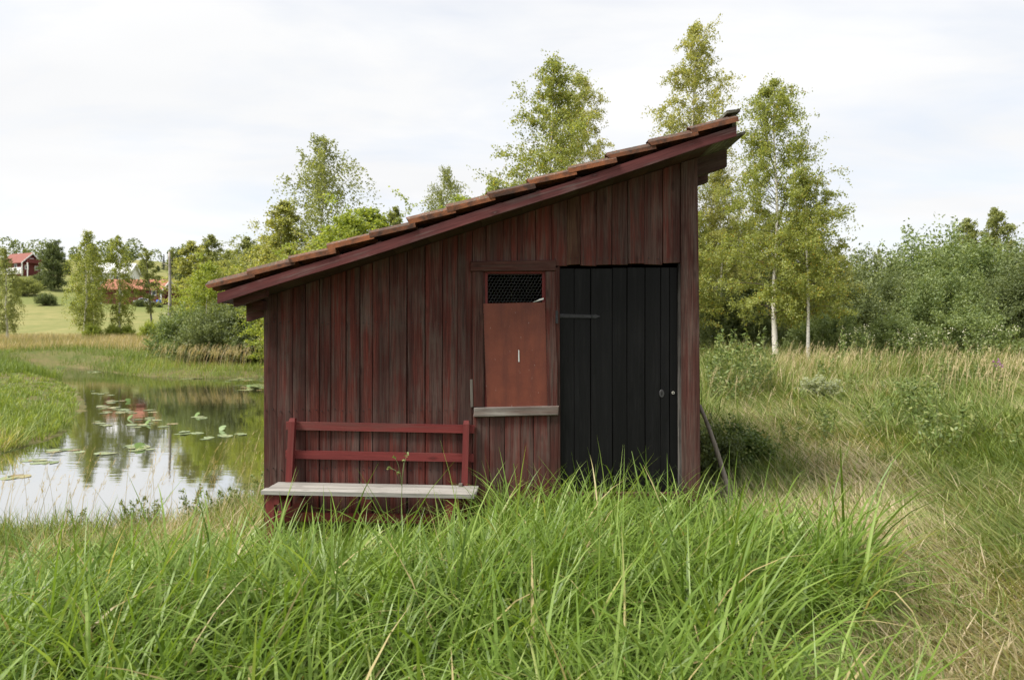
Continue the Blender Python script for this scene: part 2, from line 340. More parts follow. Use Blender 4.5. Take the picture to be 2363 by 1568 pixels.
def m_water():
    m, t, o = new_mat('pond_water'); N = NT(t); co = N.n('ShaderNodeTexCoord').outputs['Object']
    a = N.noise(N.scale(co, (1.6, 5.0, 1)), 1.0, 3, 0.5); b = N.noise(N.scale(co, (0.25, 0.6, 1)), 1.0, 2)
    h = N.m('MULTIPLY', a, N.ramp(b, [(0.4, 0.25), (0.7, 1.0)]))
    yo = N.n('ShaderNodeSeparateXYZ', {0: co}).outputs[1]
    h = N.m('MULTIPLY', h, N.m('ADD', 1.0, N.ramp(N.m('MULTIPLY', yo, 0.01), [(0.24, 0.0), (0.36, 1.0)])))
    nr = N.bump(h, 0.05, 0.05)
    d = N.n('ShaderNodeBsdfDiffuse', {'Color': (0.030, 0.030, 0.014, 1)})
    g = N.n('ShaderNodeBsdfGlossy', {'Color': (0.95, 0.96, 0.97, 1), 'Roughness': 0.035, 'Normal': nr})
    lw = N.n('ShaderNodeFresnel', {'IOR': 1.33, 'Normal': nr}).outputs[0]
    fac = N.ramp(lw, [(0.0, 0.30), (0.25, 0.82), (0.6, 0.78)])
    x = N.n('ShaderNodeMixShader', {0: fac}); t.links.new(d.outputs[0], x.inputs[1]); t.links.new(g.outputs[0], x.inputs[2])
    t.links.new(x.outputs[0], o.inputs[0]); return m
M_water = m_water()
def m_pad():
    m, t, o = new_mat('lily_pad'); N = NT(t); co = N.n('ShaderNodeTexCoord').outputs['Object']; ri = N.n('ShaderNodeObjectInfo').outputs['Random']
    c = N.ramp(ri, [(0, (0.15, 0.20, 0.075)), (0.55, (0.23, 0.275, 0.13)), (0.82, (0.30, 0.30, 0.14)), (0.95, (0.30, 0.22, 0.10)), (1, (0.20, 0.12, 0.06))])
    n = N.noise(co, 2.4, 5, 0.65); c = N.mix(N.ramp(n, [(0.5, 0.0), (0.72, 0.6)]), c, (0.16, 0.13, 0.055))
    N.bsdf(o, c, 0.24, N.bump(n, 0.3, 0.05)); return m
M_pad = m_pad()
M_pad_up = m_plain('lily_leaf_raised', (0.10, 0.165, 0.03), 0.4, 0.2, 6)

# ------------------------------------------------------------------ terrain
def pond_pt(px, py):
    d = (HC - ZW) * F / (py - CY); return ((px - CX) * d / F, d - D0)
POND = [pond_pt(*p) for p in [(700, 1095), (610, 1140), (480, 1188), (350, 1212), (150, 1220), (0, 1226), (-300, 1230), (-300, 1090), (0, 1050), (100, 1020),
        (150, 1000), (188, 950), (176, 900), (120, 868), (70, 858), (62, 850), (90, 844), (190, 848), (320, 868), (480, 872), (610, 870)]]
POND += [(-4.0, 27.5), (-0.6, 20.5), (-0.6, 9.5), (-2.4, 5.2)]
PP = np.array(POND)
def pond_sd(x, y):
    """signed distance to the pond outline, negative inside"""
    x = np.asarray(x, float); y = np.asarray(y, float); sh = np.broadcast(x, y).shape
    X = np.broadcast_to(x, sh).ravel(); Y = np.broadcast_to(y, sh).ravel()
    best = np.full(X.shape, 1e9); ins = np.zeros(X.shape, bool)
    for i in range(len(PP)):
        a = PP[i]; b = PP[(i + 1) % len(PP)]; e = b - a
        t = np.clip(((X - a[0]) * e[0] + (Y - a[1]) * e[1]) / (e @ e), 0, 1)
        best = np.minimum(best, np.hypot(X - a[0] - t * e[0], Y - a[1] - t * e[1]))
        c = (a[1] > Y) != (b[1] > Y)
        with np.errstate(divide='ignore', invalid='ignore'):
            xi = a[0] + (Y - a[1]) / (b[1] - a[1] + 1e-12) * e[0]
        ins ^= c & (X < xi)
    return np.where(ins, -best, best).reshape(sh)
def base_z(x, y):
    d = y + D0
    z = 0.20 * ss(1.0, 3.0, x) * ss(-6, 0.5, y) + 0.042 * np.clip(y, 0, 18) * ss(0.3, 3.0, x)
    left = ss(6, -8, x)
    z = z - 0.24 * ss(-1.7, -3.6, x) * ss(-5.5, -3.0, y) * ss(34, 26, d)
    z = z + left * (1.55 * ss(34, 74, d))
    hill = np.clip(d - 76, 0, 150); hill = hill * hill / (hill + 14) * 0.145
    z = z + hill * ss(40, -35, x) * (1 + 0.36 * ss(-70, -125, x))
    z = z + (0.10 * (fbm(x, y, 2.2, 3) - 0.5) + 0.22 * (fbm(x, y, 1.3, 6) - 0.5) * ss(2.0, 3.2, x) * ss(60, 20, d) + 0.5 * (fbm(x, y, 16, 5) - 0.5) * ss(12, 40, d)) * (1 - 0.7 * ss(-1, 2, x) * ss(3, -1, y))
    return z
def gz(x, y):
    x = np.asarray(x, float); y = np.asarray(y, float)
    b = base_z(x, y); s = pond_sd(x, y) + 0.5 * (fbm(x, y, 1.6, 21) - 0.5) * ss(9, 16, y + D0)
    return np.where(s < 0, ZW - 0.5 * ss(0, 1.2, -s), ZW + (b - ZW) * ss(0, 1.5, s) + 0.03 * ss(0, .3, s))
def g1(x, y): return float(gz(np.array([x]), np.array([y]))[0])
def axis(lo, hi, near, step, far):
    a = list(np.arange(near[0], near[1] + 1e-6, step)); s = step
    while a[-1] < hi: s *= 1.09; a.append(a[-1] + min(s, far))
    s = step
    while a[0] > lo: s *= 1.09; a.insert(0, a[0] - min(s, far))
    return np.array(a)
gx = axis(-700, 700, (-14, 10), 0.22, 40); gy = axis(-120, 900, (-7, 20), 0.22, 40)
GX, GY = np.meshgrid(gx, gy); GZ = gz(GX, GY)
nx, ny = len(gx), len(gy); I = np.arange(ny - 1)[:, None] * nx + np.arange(nx - 1)[None, :]
tag(obj('ground', mesh('ground', np.stack([GX, GY, GZ], -1).reshape(-1, 3), np.stack([I, I + 1, I + nx + 1, I + nx], -1).reshape(-1, 4), [M_ground], True)),
    'grassy ground around the shed rising to a hillside field', 'ground', kind='structure')
wx0, wx1, wy0, wy1 = PP[:, 0].min() - 2, PP[:, 0].max() + 2, PP[:, 1].min() - 1, PP[:, 1].max() + 2
tag(obj('water', mesh('water', [(wx0, wy0, ZW), (wx1, wy0, ZW), (wx1, wy1, ZW), (wx0, wy1, ZW)], [(0, 1, 2, 3)], [M_water])),
    'still dark pond water reflecting white sky and trees', 'water', kind='structure')

# ------------------------------------------------------------------ the shed
K = F / D0
def X(px, y=0.0): return (px - CX) * (D0 + y) / F
def Z(py, y=0.0): return HC + (CY - py) * (D0 + y) / F
rng = random.Random(5)
SO = (-0.25, 1.5, 0.0)                                    # shed root, at its base
shed = empty('shed', SO)
tag(shed, 'weathered red plank shed with sloping tiled roof and black door', 'shed')
YF = -0.42                                               # front plane of the bargeboard
ax_, az_ = X(505, YF), Z(697, YF); bx_, bz_ = X(1700, YF), Z(312, YF); SL = (bz_ - az_) / (bx_ - ax_)
def zu(x): return az_ + (x - ax_) * SL                     # underside of the roof boards
ANG = math.atan(SL)
XL, XR, YB = X(610), X(1610), 3.0
def sp(mb, name, mat, parent=shed, **k): return mb.build(name, mat, parent, SO, **k)
# front wall frame (part) with each plank a sub-part
fr = MB()
for z in (0.28, 1.02, 1.55): fr.box(XL + .03, X(1086), 0.004, 0.07, z, z + 0.09)
for x in (XL + .03, X(1040), X(1284), X(1578)): fr.box(x, x + .045, 0.072, 0.15, 0.1, zu(x) - .03)
fr.box(X(1100), X(1575), 0.004, 0.07, Z(600), Z(575))
front = sp(fr, 'front_wall', M_inside)
def plank(x0, x1, z0, z1=None, y=0.0, th=0.022, mat=M_plank, name='plank', par=None, gap=0.0016, skew=None):
    mb = MB(); x0 += gap; x1 -= gap
    s0 = rng.uniform(-.003, .003) if skew is None else skew
    za, zb = (zu(x0) - .002, zu(x1) - .002) if z1 is None else (z1 + rng.uniform(-.004, .004),) * 2
    jy = y + rng.uniform(-.005, .003)
    mid = (z0 + za) / 2; w1, w2 = rng.uniform(-.0018, .0018), rng.uniform(-.0018, .0018)
    mb.prism([(x0 + s0, z0), (x1 + s0, z0 + rng.uniform(-.006, .006)), (x1 + w2, mid), (x1, zb), (x0, za), (x0 + w1, mid)], jy - th, jy, 0.003)
    return sp(mb, name, mat, par or front)
lx = [610, 641.3, 678.2, 706.9, 738.7, 764.5, 800, 832.2, 861.4, 899.5, 939.7, 982, 1022, 1057]
gaps = {7: .004, 8: .003, 11: .004}
for i in range(len(lx) - 1):
    plank(X(lx[i]), X(lx[i + 1]), 0.10 + rng.uniform(-.02, .03), y=-0.002, gap=0.0016 + (0.0025 if i in (5, 10, 6) else 0) + rng.uniform(0, .0012), mat=M_plank_w if i in (0,) else M_plank)
plank(X(1057), X(1090.5), 0.10)
# above window and door
ux = [1090.5, 1122, 1161, 1179, 1194, 1236, 1272]
for i in range(len(ux) - 1): plank(X(ux[i]), X(ux[i + 1]), Z(618))
dx_ = [1272, 1308, 1338, 1375, 1411, 1447.5, 1485, 1528, 1568]
db = [614, 612, 613, 612, 611, 609, 610, 608]
for i in range(len(dx_) - 1):
    plank(X(dx_[i]), X(dx_[i + 1]), Z(db[i]), mat=M_pale if i == 1 else (M_plank))
# below the window
bx2 = [1090.5, 1129.4, 1165.3, 1202, 1231.7, 1269, 1288]
for i in range(len(bx2) - 1): plank(X(bx2[i]), X(bx2[i + 1]), 0.10 + rng.uniform(-.02, .03), Z(952), y=-.004, mat=M_plank_w if i in (5,) else M_plank, gap=.002)
# beside the window: the planks behind the casings
plank(X(1090.5), X(1120), Z(952), Z(618), y=-.004); plank(X(1258), X(1290), Z(952), Z(618), y=-.004)
# the broad weathered corner board on the right, slightly flaring downwards
mb = MB(); mb.prism([(X(1572), .05), (X(1614.5), .05), (X(1613), Z(900)), (X(1610), Z(600)), (X(1607), zu(X(1607)) - .002), (X(1568.5), zu(X(1568.5)) - .002), (X(1569), Z(700))], -.034, -.002, .005)
tag(sp(mb, 'corner_board', M_corner, front), 'broad weathered corner board with knots')
# nails across the planks
mb = MB()
for zz_ in (Z(945), Z(745), Z(1080)):
    for i in range(len(lx) - 1):
        for fx in (.25, .75):
            cx_ = X(lx[i]) + (X(lx[i + 1]) - X(lx[i])) * fx + rng.uniform(-.006, .006); cz_ = zz_ + rng.uniform(-.012, .012)
            mb.tube([(cx_, -.0335, cz_), (cx_, -.018, cz_)], .0035, 6)
for i in range(len(dx_) - 1):
    for fx in (.25, .75):
        cx_ = X(dx_[i]) + (X(dx_[i + 1]) - X(dx_[i])) * fx; cz_ = Z(596) + rng.uniform(-.01, .01)
        mb.tube([(cx_, -.0315, cz_), (cx_, -.018, cz_)], .0035, 6)
o = sp(mb, 'nail_rows', M_iron); o['kind'] = 'stuff'
# window: casing, frame, netting, covering sheet
win = MB()
win.prism([(X(1120), Z(640)), (X(1125.5), Z(640)), (X(1125.5), Z(629)), (X(1120), Z(629))], -.012, .05)
win.box(X(1116), X(1125), -.018, .06, Z(945), Z(628)); win.box(X(1251), X(1259), -.018, .06, Z(945), Z(628)); win.box(X(1116), X(1259), -.0185, .0605, Z(631.5), Z(625))
window = sp(win, 'window', M_bench_z)
mb = MB(); mb.prism([(X(1086), Z(627)), (X(1281), Z(626)), (X(1282.5), Z(601)), (X(1087), Z(604.5))], -.055, -.025, .004); sp(mb, 'head_board', M_plank_x, window)
mb = MB(); mb.prism([(X(1092), Z(937)), (X(1117), Z(937)), (X(1115), Z(627.5)), (X(1090), Z(627.5))], -.045, -.026, .003); sp(mb, 'side_casing', M_plank_w, window)
mb = MB(); mb.prism([(X(1263), Z(935)), (X(1286), Z(935)), (X(1285), Z(875)), (X(1287), Z(860)), (X(1281), Z(760)), (X(1282), Z(700)), (X(1281), Z(627.5)), (X(1258), Z(627.5))], -.046, -.026, .003); sp(mb, 'side_casing', M_plank, window)
mb = MB(); mb.prism([(X(1093, -.05), Z(961, -.05)), (X(1288, -.05), Z(957, -.05)), (X(1290, -.05), Z(935.5, -.05)), (X(1094, -.05), Z(940, -.05))], -.065, -.028, .006)
tag(sp(mb, 'window_sill', wood('sill_wood', (0.20, .155, .135), (.115, .075, .065), (.34, .32, .29), .8, 'x'), window))
mb = MB(); mb.prism([(X(1087), Z(938)), (X(1093), Z(937)), (X(1091), Z(874)), (X(1085), Z(874.5))], -.05, -.027, .002); sp(mb, 'loose_strip', M_stick, window)
wm_ = MB(); cell = 0.028; y = -0.006
x0w, x1w, z0w, z1w = X(1121), X(1256), Z(705), Z(628)
nxw, nzw = int((x1w - x0w) / cell) + 1, int((z1w - z0w) / (cell * .866)) + 1
r_ = cell / math.sqrt(3)
def wire(p, q):
    if max(p[0], q[0]) > x1w or max(p[1], q[1]) > z1w: return
    wm_.tube([(p[0], y, p[1]), (q[0], y, q[1])], .0009, 3, caps=False)
for r in range(nzw):
    for c in range(nxw):
        cx_ = x0w + c * cell + (cell / 2 if r % 2 else 0); cz_ = z0w + r * r_ * 1.5
        pts = [(cx_ + r_ * math.sin(a), cz_ + r_ * math.cos(a)) for a in [k * math.pi / 3 for k in range(6)]]
        for a, b in ((0, 1), (1, 2), (2, 3)): wire(pts[a], pts[b])
sp(wm_, 'wire_netting', M_wire, window)
pts = []; er = random.Random(3)
def edge(a, b, n, amp):
    for i in range(n):
        t = i / n; s = amp if i % 2 else 0
        dx, dz = b[0] - a[0], b[1] - a[1]; L = math.hypot(dx, dz)
        pts.append((a[0] + dx * t + dz / L * s, a[1] + dz * t - dx / L * s))
PA = [(X(1124, -.03), Z(943, -.03)), (X(1263, -.03), Z(941, -.03)), (X(1257.5, -.03), Z(697, -.03)), (X(1115.5, -.03), Z(700.5, -.03))]
edge(PA[0], PA[1], 3, .0); edge(PA[1], PA[2], 60, .0035); edge(PA[2], PA[3], 3, 0); edge(PA[3], PA[0], 60, .0035)
V = [(p[0], -.030 - .006 * math.sin((p[1] - PA[0][1]) * 2.2), p[1]) for p in pts]; n = len(V); V += [(a, b + .005, c) for a, b, c in V]
mb = MB(); mb.add(V, [tuple(range(n)), tuple(range(n, 2 * n))[::-1]] + [(i, n + i, n + (i + 1) % n, (i + 1) % n) for i in range(n)])
tag(sp(mb, 'cover_sheet', M_panel, window), 'brick red painted sheet covering the lower window')
mb = MB(); mb.prism([(X(1196), Z(834)), (X(1198.5), Z(834)), (X(1198), Z(808)), (X(1196), Z(806))], -.0425, -.038, .0005); sp(mb, 'paint_scratch', M_white, window)
mb = MB(); mb.prism([(X(1229), Z(698)), (X(1254), Z(691)), (X(1254), Z(687.5)), (X(1246), Z(689.5))], -.034, -.026, .001); sp(mb, 'bent_strip', M_white, window)
# door
dr = MB(); dr.box(X(1291.5), X(1563), .034, .046, Z(1124), Z(624))  # backing sheet added behind the boards: blackens the gaps, blocks light
door = sp(dr, 'door', M_black); tag(door, 'black tarred plank door')
bd = [1290, 1325, 1363, 1413, 1447, 1489, 1525, 1545, 1564]
for i in range(len(bd) - 1):
    plank(X(bd[i]), X(bd[i + 1]), Z(1130 + rng.uniform(-3, 6)), Z(619 - i * .5), y=.030, th=.026, mat=M_black, name='board', par=door, gap=.0014 + (.0016 if i in (2, 4) else 0), skew=rng.uniform(0, .006))
mb = MB()
a = [(X(1291), Z(733)), (X(1370), Z(733.5)), (X(1374), Z(734.5)), (X(1385.5), Z(730)), (X(1374), Z(725)), (X(1370), Z(726.5)), (X(1291), Z(723.5))]
mb.prism(a, -.005, .0015, .0015); mb.box(X(1281), X(1287), -.052, -.046, Z(746), Z(717)); mb.tube([(X(1288.5), -.008, Z(739)), (X(1288.5), -.008, Z(719))], .007, 8)
for px in (1300, 1313, 1345, 1366): mb.tube([(X(px), -.010, Z(728.5 + (px - 1300) * .012)), (X(px), -.004, Z(728.5))], .005, 7)
sp(mb, 'strap_hinge', M_iron, door)
mb = MB(); c_ = (X(1527), Z(907.5))
mb.prism([(c_[0] + .021 * math.sin(-a), c_[1] + .033 * math.cos(-a)) for a in [k * math.pi / 8 for k in range(16)]][::-1], -.004, .0045, .002); sp(mb, 'keyhole_plate', m_plain('lock_iron', (.055, .053, .055), .5, .2, 60, .4), door)
mb = MB(); mb.prism([(c_[0] - .004, c_[1] - .016), (c_[0] + .004, c_[1] - .016), (c_[0] + .003, c_[1] + .004), (c_[0] + .005, c_[1] + .010), (c_[0], c_[1] + .015), (c_[0] - .005, c_[1] + .010), (c_[0] - .003, c_[1] + .004)], -.0055, -.0035, .0004); sp(mb, 'keyhole', M_black, door)
mb = MB(); mb.tube([(X(1553), -.008, Z(905.5)), (X(1553), .006, Z(905.5))], .012, 12); sp(mb, 'lock_ring', M_brass, door)
mb = MB(); mb.tube([(X(1553), -.0095, Z(905.5)), (X(1553), .004, Z(905.5))], .006, 10); sp(mb, 'lock_core', M_iron, door)
mb = MB(); mb.prism([(X(1564), Z(1148)), (X(1572.5), Z(1148)), (X(1570), Z(800)), (X(1568.5), Z(609)), (X(1564), Z(609))], -.026, .02, .003); sp(mb, 'door_jamb', M_jamb, shed)
mb = MB(); mb.prism([(X(1288), Z(1130)), (X(1293), Z(1130)), (X(1290.5), Z(615)), (X(1286), Z(615))], -.030, .02, .002); sp(mb, 'door_jamb', M_plank_w, shed)
mb = MB(); mb.box(X(1290), X(1566), -.05, .06, Z(1146), Z(1134)); sp(mb, 'threshold', M_plank_x, shed)
# the other walls
def side_wall(name, x, out):
    fm = MB()
    for z in (.3, 1.1): fm.box(min(x, x - out * .05) , max(x, x - out * .05), .2, YB - .05, z, z + .08)
    wl = sp(fm, name, M_inside); yy = 0.0
    while yy < YB - .01:
        w_ = min(rng.uniform(.105, .15), YB - yy)
        mb = MB(); xa, xb = sorted((x + out * .002, x + out * .022)); mb.box(xa, xb, yy - .0005 * 0 + .0002, yy + w_ - .0002, .1, zu(x) - .003)
        sp(mb, 'plank', M_plank, wl); yy += w_
side_wall('side_wall', XL + .024, -1); side_wall('side_wall', XR - .024, 1)
fm = MB(); fm.box(XL + .05, XR - .05, YB - .06, YB - .005, .9, .98); wl = sp(fm, 'back_wall', M_inside); xx = XL
while xx < XR - .04:
    w_ = min(rng.uniform(.11, .15), XR - xx); w_ = XR - xx if XR - xx - w_ < .05 else w_; mb = MB(); mb.prism([(xx + .0001, .1), (xx + w_ - .0001, .1), (xx + w_ - .0001, zu(xx + w_) - .003), (xx + .0001, zu(xx) - .003)], YB, YB + .022, .0)
    sp(mb, 'plank', M_plank, wl); xx += w_
mb = MB(); mb.box(XL + .05, XR - .05, .16, YB - .08, .18, .22); sp(mb, 'floor', M_inside)
for (x, y) in ((XL + .12, .12), (XR - .14, .14), (XL + .12, YB - .15), (XR - .12, YB - .15)):
    mb = MB(); rr = random.Random(int(x * 100)); q = []
    for k in range(3):
        for a in range(7): q.append((x + (.19 - .03 * k) * math.cos(a * .9) * rr.uniform(.85, 1.1), y + (.17 - .02 * k) * math.sin(a * .9) * rr.uniform(.85, 1.1), -.12 + .14 * k))
    mb.add(q, [tuple(range(7))[::-1], tuple(range(14, 21))] + [(k * 7 + a, k * 7 + (a + 1) % 7, k * 7 + 7 + (a + 1) % 7, k * 7 + 7 + a) for k in range(2) for a in range(7)])
    sp(mb, 'foundation_stone', M_stone)
# roof: boards (part) > tiles, battens, fascia
def slope_box(mb, x0, x1, y0, y1, h0, h1, m=0, sag=0.0):
    mb.add([(x, y, zu(x) + h) for h in (h0, h1) for y in (y0, y1) for x in (x0, x1)], [(0, 2, 3, 1), (4, 5, 7, 6), (0, 1, 5, 4), (2, 6, 7, 3), (0, 4, 6, 2), (1, 3, 7, 5)], m)
XR0, XR1, YR1 = ax_ - .01, 1.80, 3.38
rb = MB(); slope_box(rb, XR0 + .02, 1.70, YF + .03, YR1 - .03, .022, .026)
roof = sp(rb, 'roof', M_dark)
xx = XR0; k = 0
while xx < XR1 - .02:                                      # roof boards run along the depth, ends slightly uneven
    w_ = min(rng.uniform(.13, .17), XR1 - xx); mb = MB(); slope_box(mb, xx + .001, xx + w_ - .0015, YF + .027 + rng.uniform(0, .006) + (.02 if xx + w_ > bx_ else 0), YR1 - rng.uniform(.0, .03), 0, .0215)
    sp(mb, 'roof_board', M_dark if xx < 1.5 else M_mossy, roof); xx += w_
mb = MB(); V = []
n_ = 12
for i in range(n_ + 1):
    x = ax_ - .012 + (bx_ + .012 - ax_) * i / n_; wv = .004 * math.sin(i * 1.3) - .012 * math.sin(math.pi * i / n_)
    V += [(x, YF, zu(x) - .006 + wv), (x, YF, zu(x) + .072 + wv), (x, YF + .025, zu(x) + .072 + wv), (x, YF + .025, zu(x) - .006 + wv)]
Fc = [(0, 1, 2, 3), tuple(n_ * 4 + q for q in (3, 2, 1, 0))]
for i in range(n_):
    for q in range(4): Fc.append((i * 4 + q, i * 4 + 4 + q, i * 4 + 4 + (q + 1) % 4, i * 4 + (q + 1) % 4))
mb.add(V, Fc); tag(sp(mb, 'bargeboard', M_fascia, roof), 'dull red bargeboard along the sloping eave')
for yb in (.006, .55, 1.1, 1.65, 2.2, 2.75):                          # rafters
    mb = MB(); slope_box(mb, X(545, -.2) if yb < .1 else -2.2, 1.775, yb, yb + .075, -.15, -.002)
    sp(mb, 'rafter', M_dark, roof)
mb = MB(); slope_box(mb, X(541, -.30), X(615, -.3), -.32, -.25, -.052, -.002); sp(mb, 'rafter_end', M_plank_x, roof)
mb = MB(); mb.box(X(594), X(618), -.12, .3, Z(716), Z(696)); sp(mb, 'plate_end', M_plank_x, roof)
# clay tiles: 13 courses
NP = 7; TW, TL = .262, .372
u = np.linspace(0, 1, NP); prof = np.where(u < .42, .030 * np.sin(np.pi * np.clip(u / .42, 0, 1)) ** .9, -.020 * np.sin(np.pi * (u - .42) / .58))
def tile_mesh(seed):
    r = np.random.default_rng(seed); V = []
    for (sx, w_, th) in ((0, 1.0, .018), (TL, .97, .016)):
        for top in (1, 0):
            for i in range(NP):
                V.append((sx + (r.uniform(-.014, .014) if sx == 0 else 0), u[i] * TW * w_, prof[i] + (th if top else -.006 - (.012 if i in (0,) else 0)) + r.uniform(-.004, .004)))
    A, B, C, D_ = 0, NP, 2 * NP, 3 * NP; Fc = []
    for i in range(NP - 1):
        Fc += [(A + i, C + i, C + i + 1, A + i + 1), (B + i, B + i + 1, D_ + i + 1, D_ + i), (A + i, A + i + 1, B + i + 1, B + i), (C + i, D_ + i, D_ + i + 1, C + i + 1)]
    Fc += [(A, B, D_, C), (A + NP - 1, C + NP - 1, D_ + NP - 1, B + NP - 1)]
    return mesh('tile', V, Fc, [M_tile])
TM = [tile_mesh(k) for k in range(6)]
TX = [X(p, YF) for p in (480, 574, 664, 756, 848, 944, 1034, 1126, 1218, 1311, 1405, 1499, 1591)]
tr = random.Random(11)
for i, x in enumerate(TX):
    dxs = TL * .97; tilt = math.atan((SL * dxs - .030) / dxs)
    for j in range(16):
        yy = YF - .018 + j * .236
        sx = tr.uniform(-.008, .008); tz = zu(x) + .142 + tr.uniform(-.005, .005)
        o = obj('tile', TM[tr.randrange(6)], roof, (x + sx - SO[0], yy + tr.uniform(-.006, .006) - SO[1], tz - SO[2]), (tr.uniform(-.03, .03), -tilt + tr.uniform(-.022, .022), tr.uniform(-.02, .02)))
for x in TX:                                               # battens under the tile heads
    mb = MB(); slope_box(mb, x + .06, x + .10, YF + .03, YR1 - .02, .0225, .075); sp(mb, 'batten', M_dark, roof)
mb = MB(); zr_ = zu(1.69) + .165
mb.add([(1.635, YF - .012, zr_ + .006), (1.738, YF - .012, zr_ + .020), (1.738, YR1, zr_ + .020), (1.635, YR1, zr_ + .006), (1.635, YF - .012, zr_ + .028), (1.738, YF - .012, zr_ + .042), (1.738, YR1, zr_ + .042), (1.635, YR1, zr_ + .028)], [(0, 3, 2, 1), (4, 5, 6, 7), (0, 1, 5, 4), (1, 2, 6, 5), (2, 3, 7, 6), (3, 0, 4, 7)])
sp(mb, 'ridge_board', M_mossy, roof)
mb = MB(); slope_box(mb, 1.69, 1.72, YF + .03, YR1 - .02, .0225, .180); sp(mb, 'ridge_batten', M_mossy, roof)

# ------------------------------------------------------------------ bench
BO = (-1.10, -0.26, 0.0)
bench = empty('bench', BO, (0, math.radians(1.1), 0)); tag(bench, 'red painted bench with grey plank seat against the shed wall', 'bench')
def bp(mb, name, mat): return mb.build(name, mat, bench, BO)
zs = .437; sx0, sx1 = -1.905, -.285
for (y0, y1, dx0, dx1) in ((-.425, -.322, -.018, -.012), (-.316, -.212, .0, .0), (-.206, -.105, .004, .006)):
    mb = MB(); mb.box(sx0 + dx0, sx1 + dx1, y0, y1, zs - .030, zs); bp(mb, 'seat_board', M_grey)
def post(x, y, top, lean):
    mb = MB(); V = []
    for (z, dy, dxx) in ((-.12, -.02, -.012 * lean), (zs - .03, -.005, -.004 * lean), (top - .03, .0, .012 * lean), (top, .0, .014 * lean)):
        h = .5 if z == top else 1
        V += [(x - .025 * (.8 if h < 1 else 1) + dxx, y - .045 + dy + (.01 if h < 1 else 0), z), (x + .025 * (.8 if h < 1 else 1) + dxx, y - .045 + dy + (.01 if h < 1 else 0), z), (x + .025 + dxx, y + dy, z - (0 if h == 1 else .006)), (x - .025 + dxx, y + dy, z - (0 if h == 1 else .006))]
    Fc = [(0, 3, 2, 1), (12, 13, 14, 15)] + [(r * 4 + q, r * 4 + (q + 1) % 4, r * 4 + 4 + (q + 1) % 4, r * 4 + 4 + q) for r in range(3) for q in range(4)]
    mb.add(V, Fc); bp(mb, 'back_post', M_bench_z)
post(X(666, -.09), -.062, .955, 1); post(X(1070, -.09), -.062, .963, .3)
for zc, xa, xb in ((.887, 655, 1090), (.652, 655, 1090)):
    mb = MB(); mb.box(X(xa, -.06), X(xb, -.06), -.060, -.036, zc - .033, zc + .033); bp(mb, 'back_rail', M_bench)
for x in (X(622, -.38), X(1035, -.38)):
    mb = MB(); mb.add([(x - .035, -.40, -.12), (x + .035, -.40, -.12), (x + .035, -.33, -.12), (x - .035, -.33, -.12), (x - .03, -.40, zs - .032), (x + .035, -.40, zs - .032), (x + .035, -.33, zs - .032), (x - .03, -.33, zs - .032)],
        [(0, 3, 2, 1), (4, 5, 6, 7), (0, 1, 5, 4), (1, 2, 6, 5), (2, 3, 7, 6), (3, 0, 4, 7)]); bp(mb, 'front_leg', M_bench_z)
    mb = MB(); mb.box(x + .037, x + .075, -.405, -.07, zs - .11, zs - .032); bp(mb, 'seat_bearer', M_bench_z)
    mb = MB(); mb.box(x - .028, x + .028, -.328, -.13, .10, .16); bp(mb, 'leg_rail', M_bench_z)
mb = MB(); mb.box(X(622, -.3), X(1035, -.3), -.262, -.236, .165, .235, M=None); bp(mb, 'stretcher', M_bench)
mb = MB(); mb.add([(-1.80, -.305, .20), (-1.72, -.305, .20), (-1.60, -.305, .34), (-1.66, -.305, .37), (-1.80, -.275, .20), (-1.72, -.275, .20), (-1.60, -.275, .34), (-1.66, -.275, .37)], [(0, 1, 2, 3), (7, 6, 5, 4), (0, 4, 5, 1), (1, 5, 6, 2), (2, 6, 7, 3), (3, 7, 4, 0)]); bp(mb, 'brace', M_bench)
mb = MB(); mb.box(X(840, -.4), X(856, -.4), -.40, -.10, zs - .055, zs - .031); bp(mb, 'seat_cleat', M_grey)
mb = MB(); mb.box(X(1057, -.1), X(1065, -.1), -.16, -.115, zs + .001, zs + .022); bp(mb, 'wood_block', M_stick)

# sticks against the right corner of the shed
mb = MB(); P0 = Vector((X(1614, .25), .25, Z(934, .25))); P1 = Vector((X(1700, .15), .15, g1(X(1700, .15), .15) - .02))
mb.tube([P0.lerp(P1, t) + Vector((.02 * math.sin(t * 3.3), 0, .012 * math.sin(t * 7))) for t in [i / 8 for i in range(9)]], [.016 + .008 * i / 8 for i in range(9)], 8)
o = mb.build('leaning_pole', M_stick, None, tuple(P1), True, loc=tuple(P1)); tag(o, 'grey bare pole leaning against the right corner of the shed', 'pole')
P0 = Vector((X(1640, .5), .5, g1(X(1640, .5), .5) + .22)); P1 = Vector((X(1702, .05), .05, g1(X(1702, .05), .05) + .02)); mb = MB()
mb.tube([P0.lerp(P1, t) + Vector((0, 0, .02 * math.sin(t * 5))) for t in [i / 6 for i in range(7)]], [.022, .021, .02, .018, .017, .016, .014], 8)
o = mb.build('fallen_branch', M_twig, None, tuple(P1), True, loc=tuple(P1)); tag(o, 'dark branch lying low behind the leaning pole', 'branch')

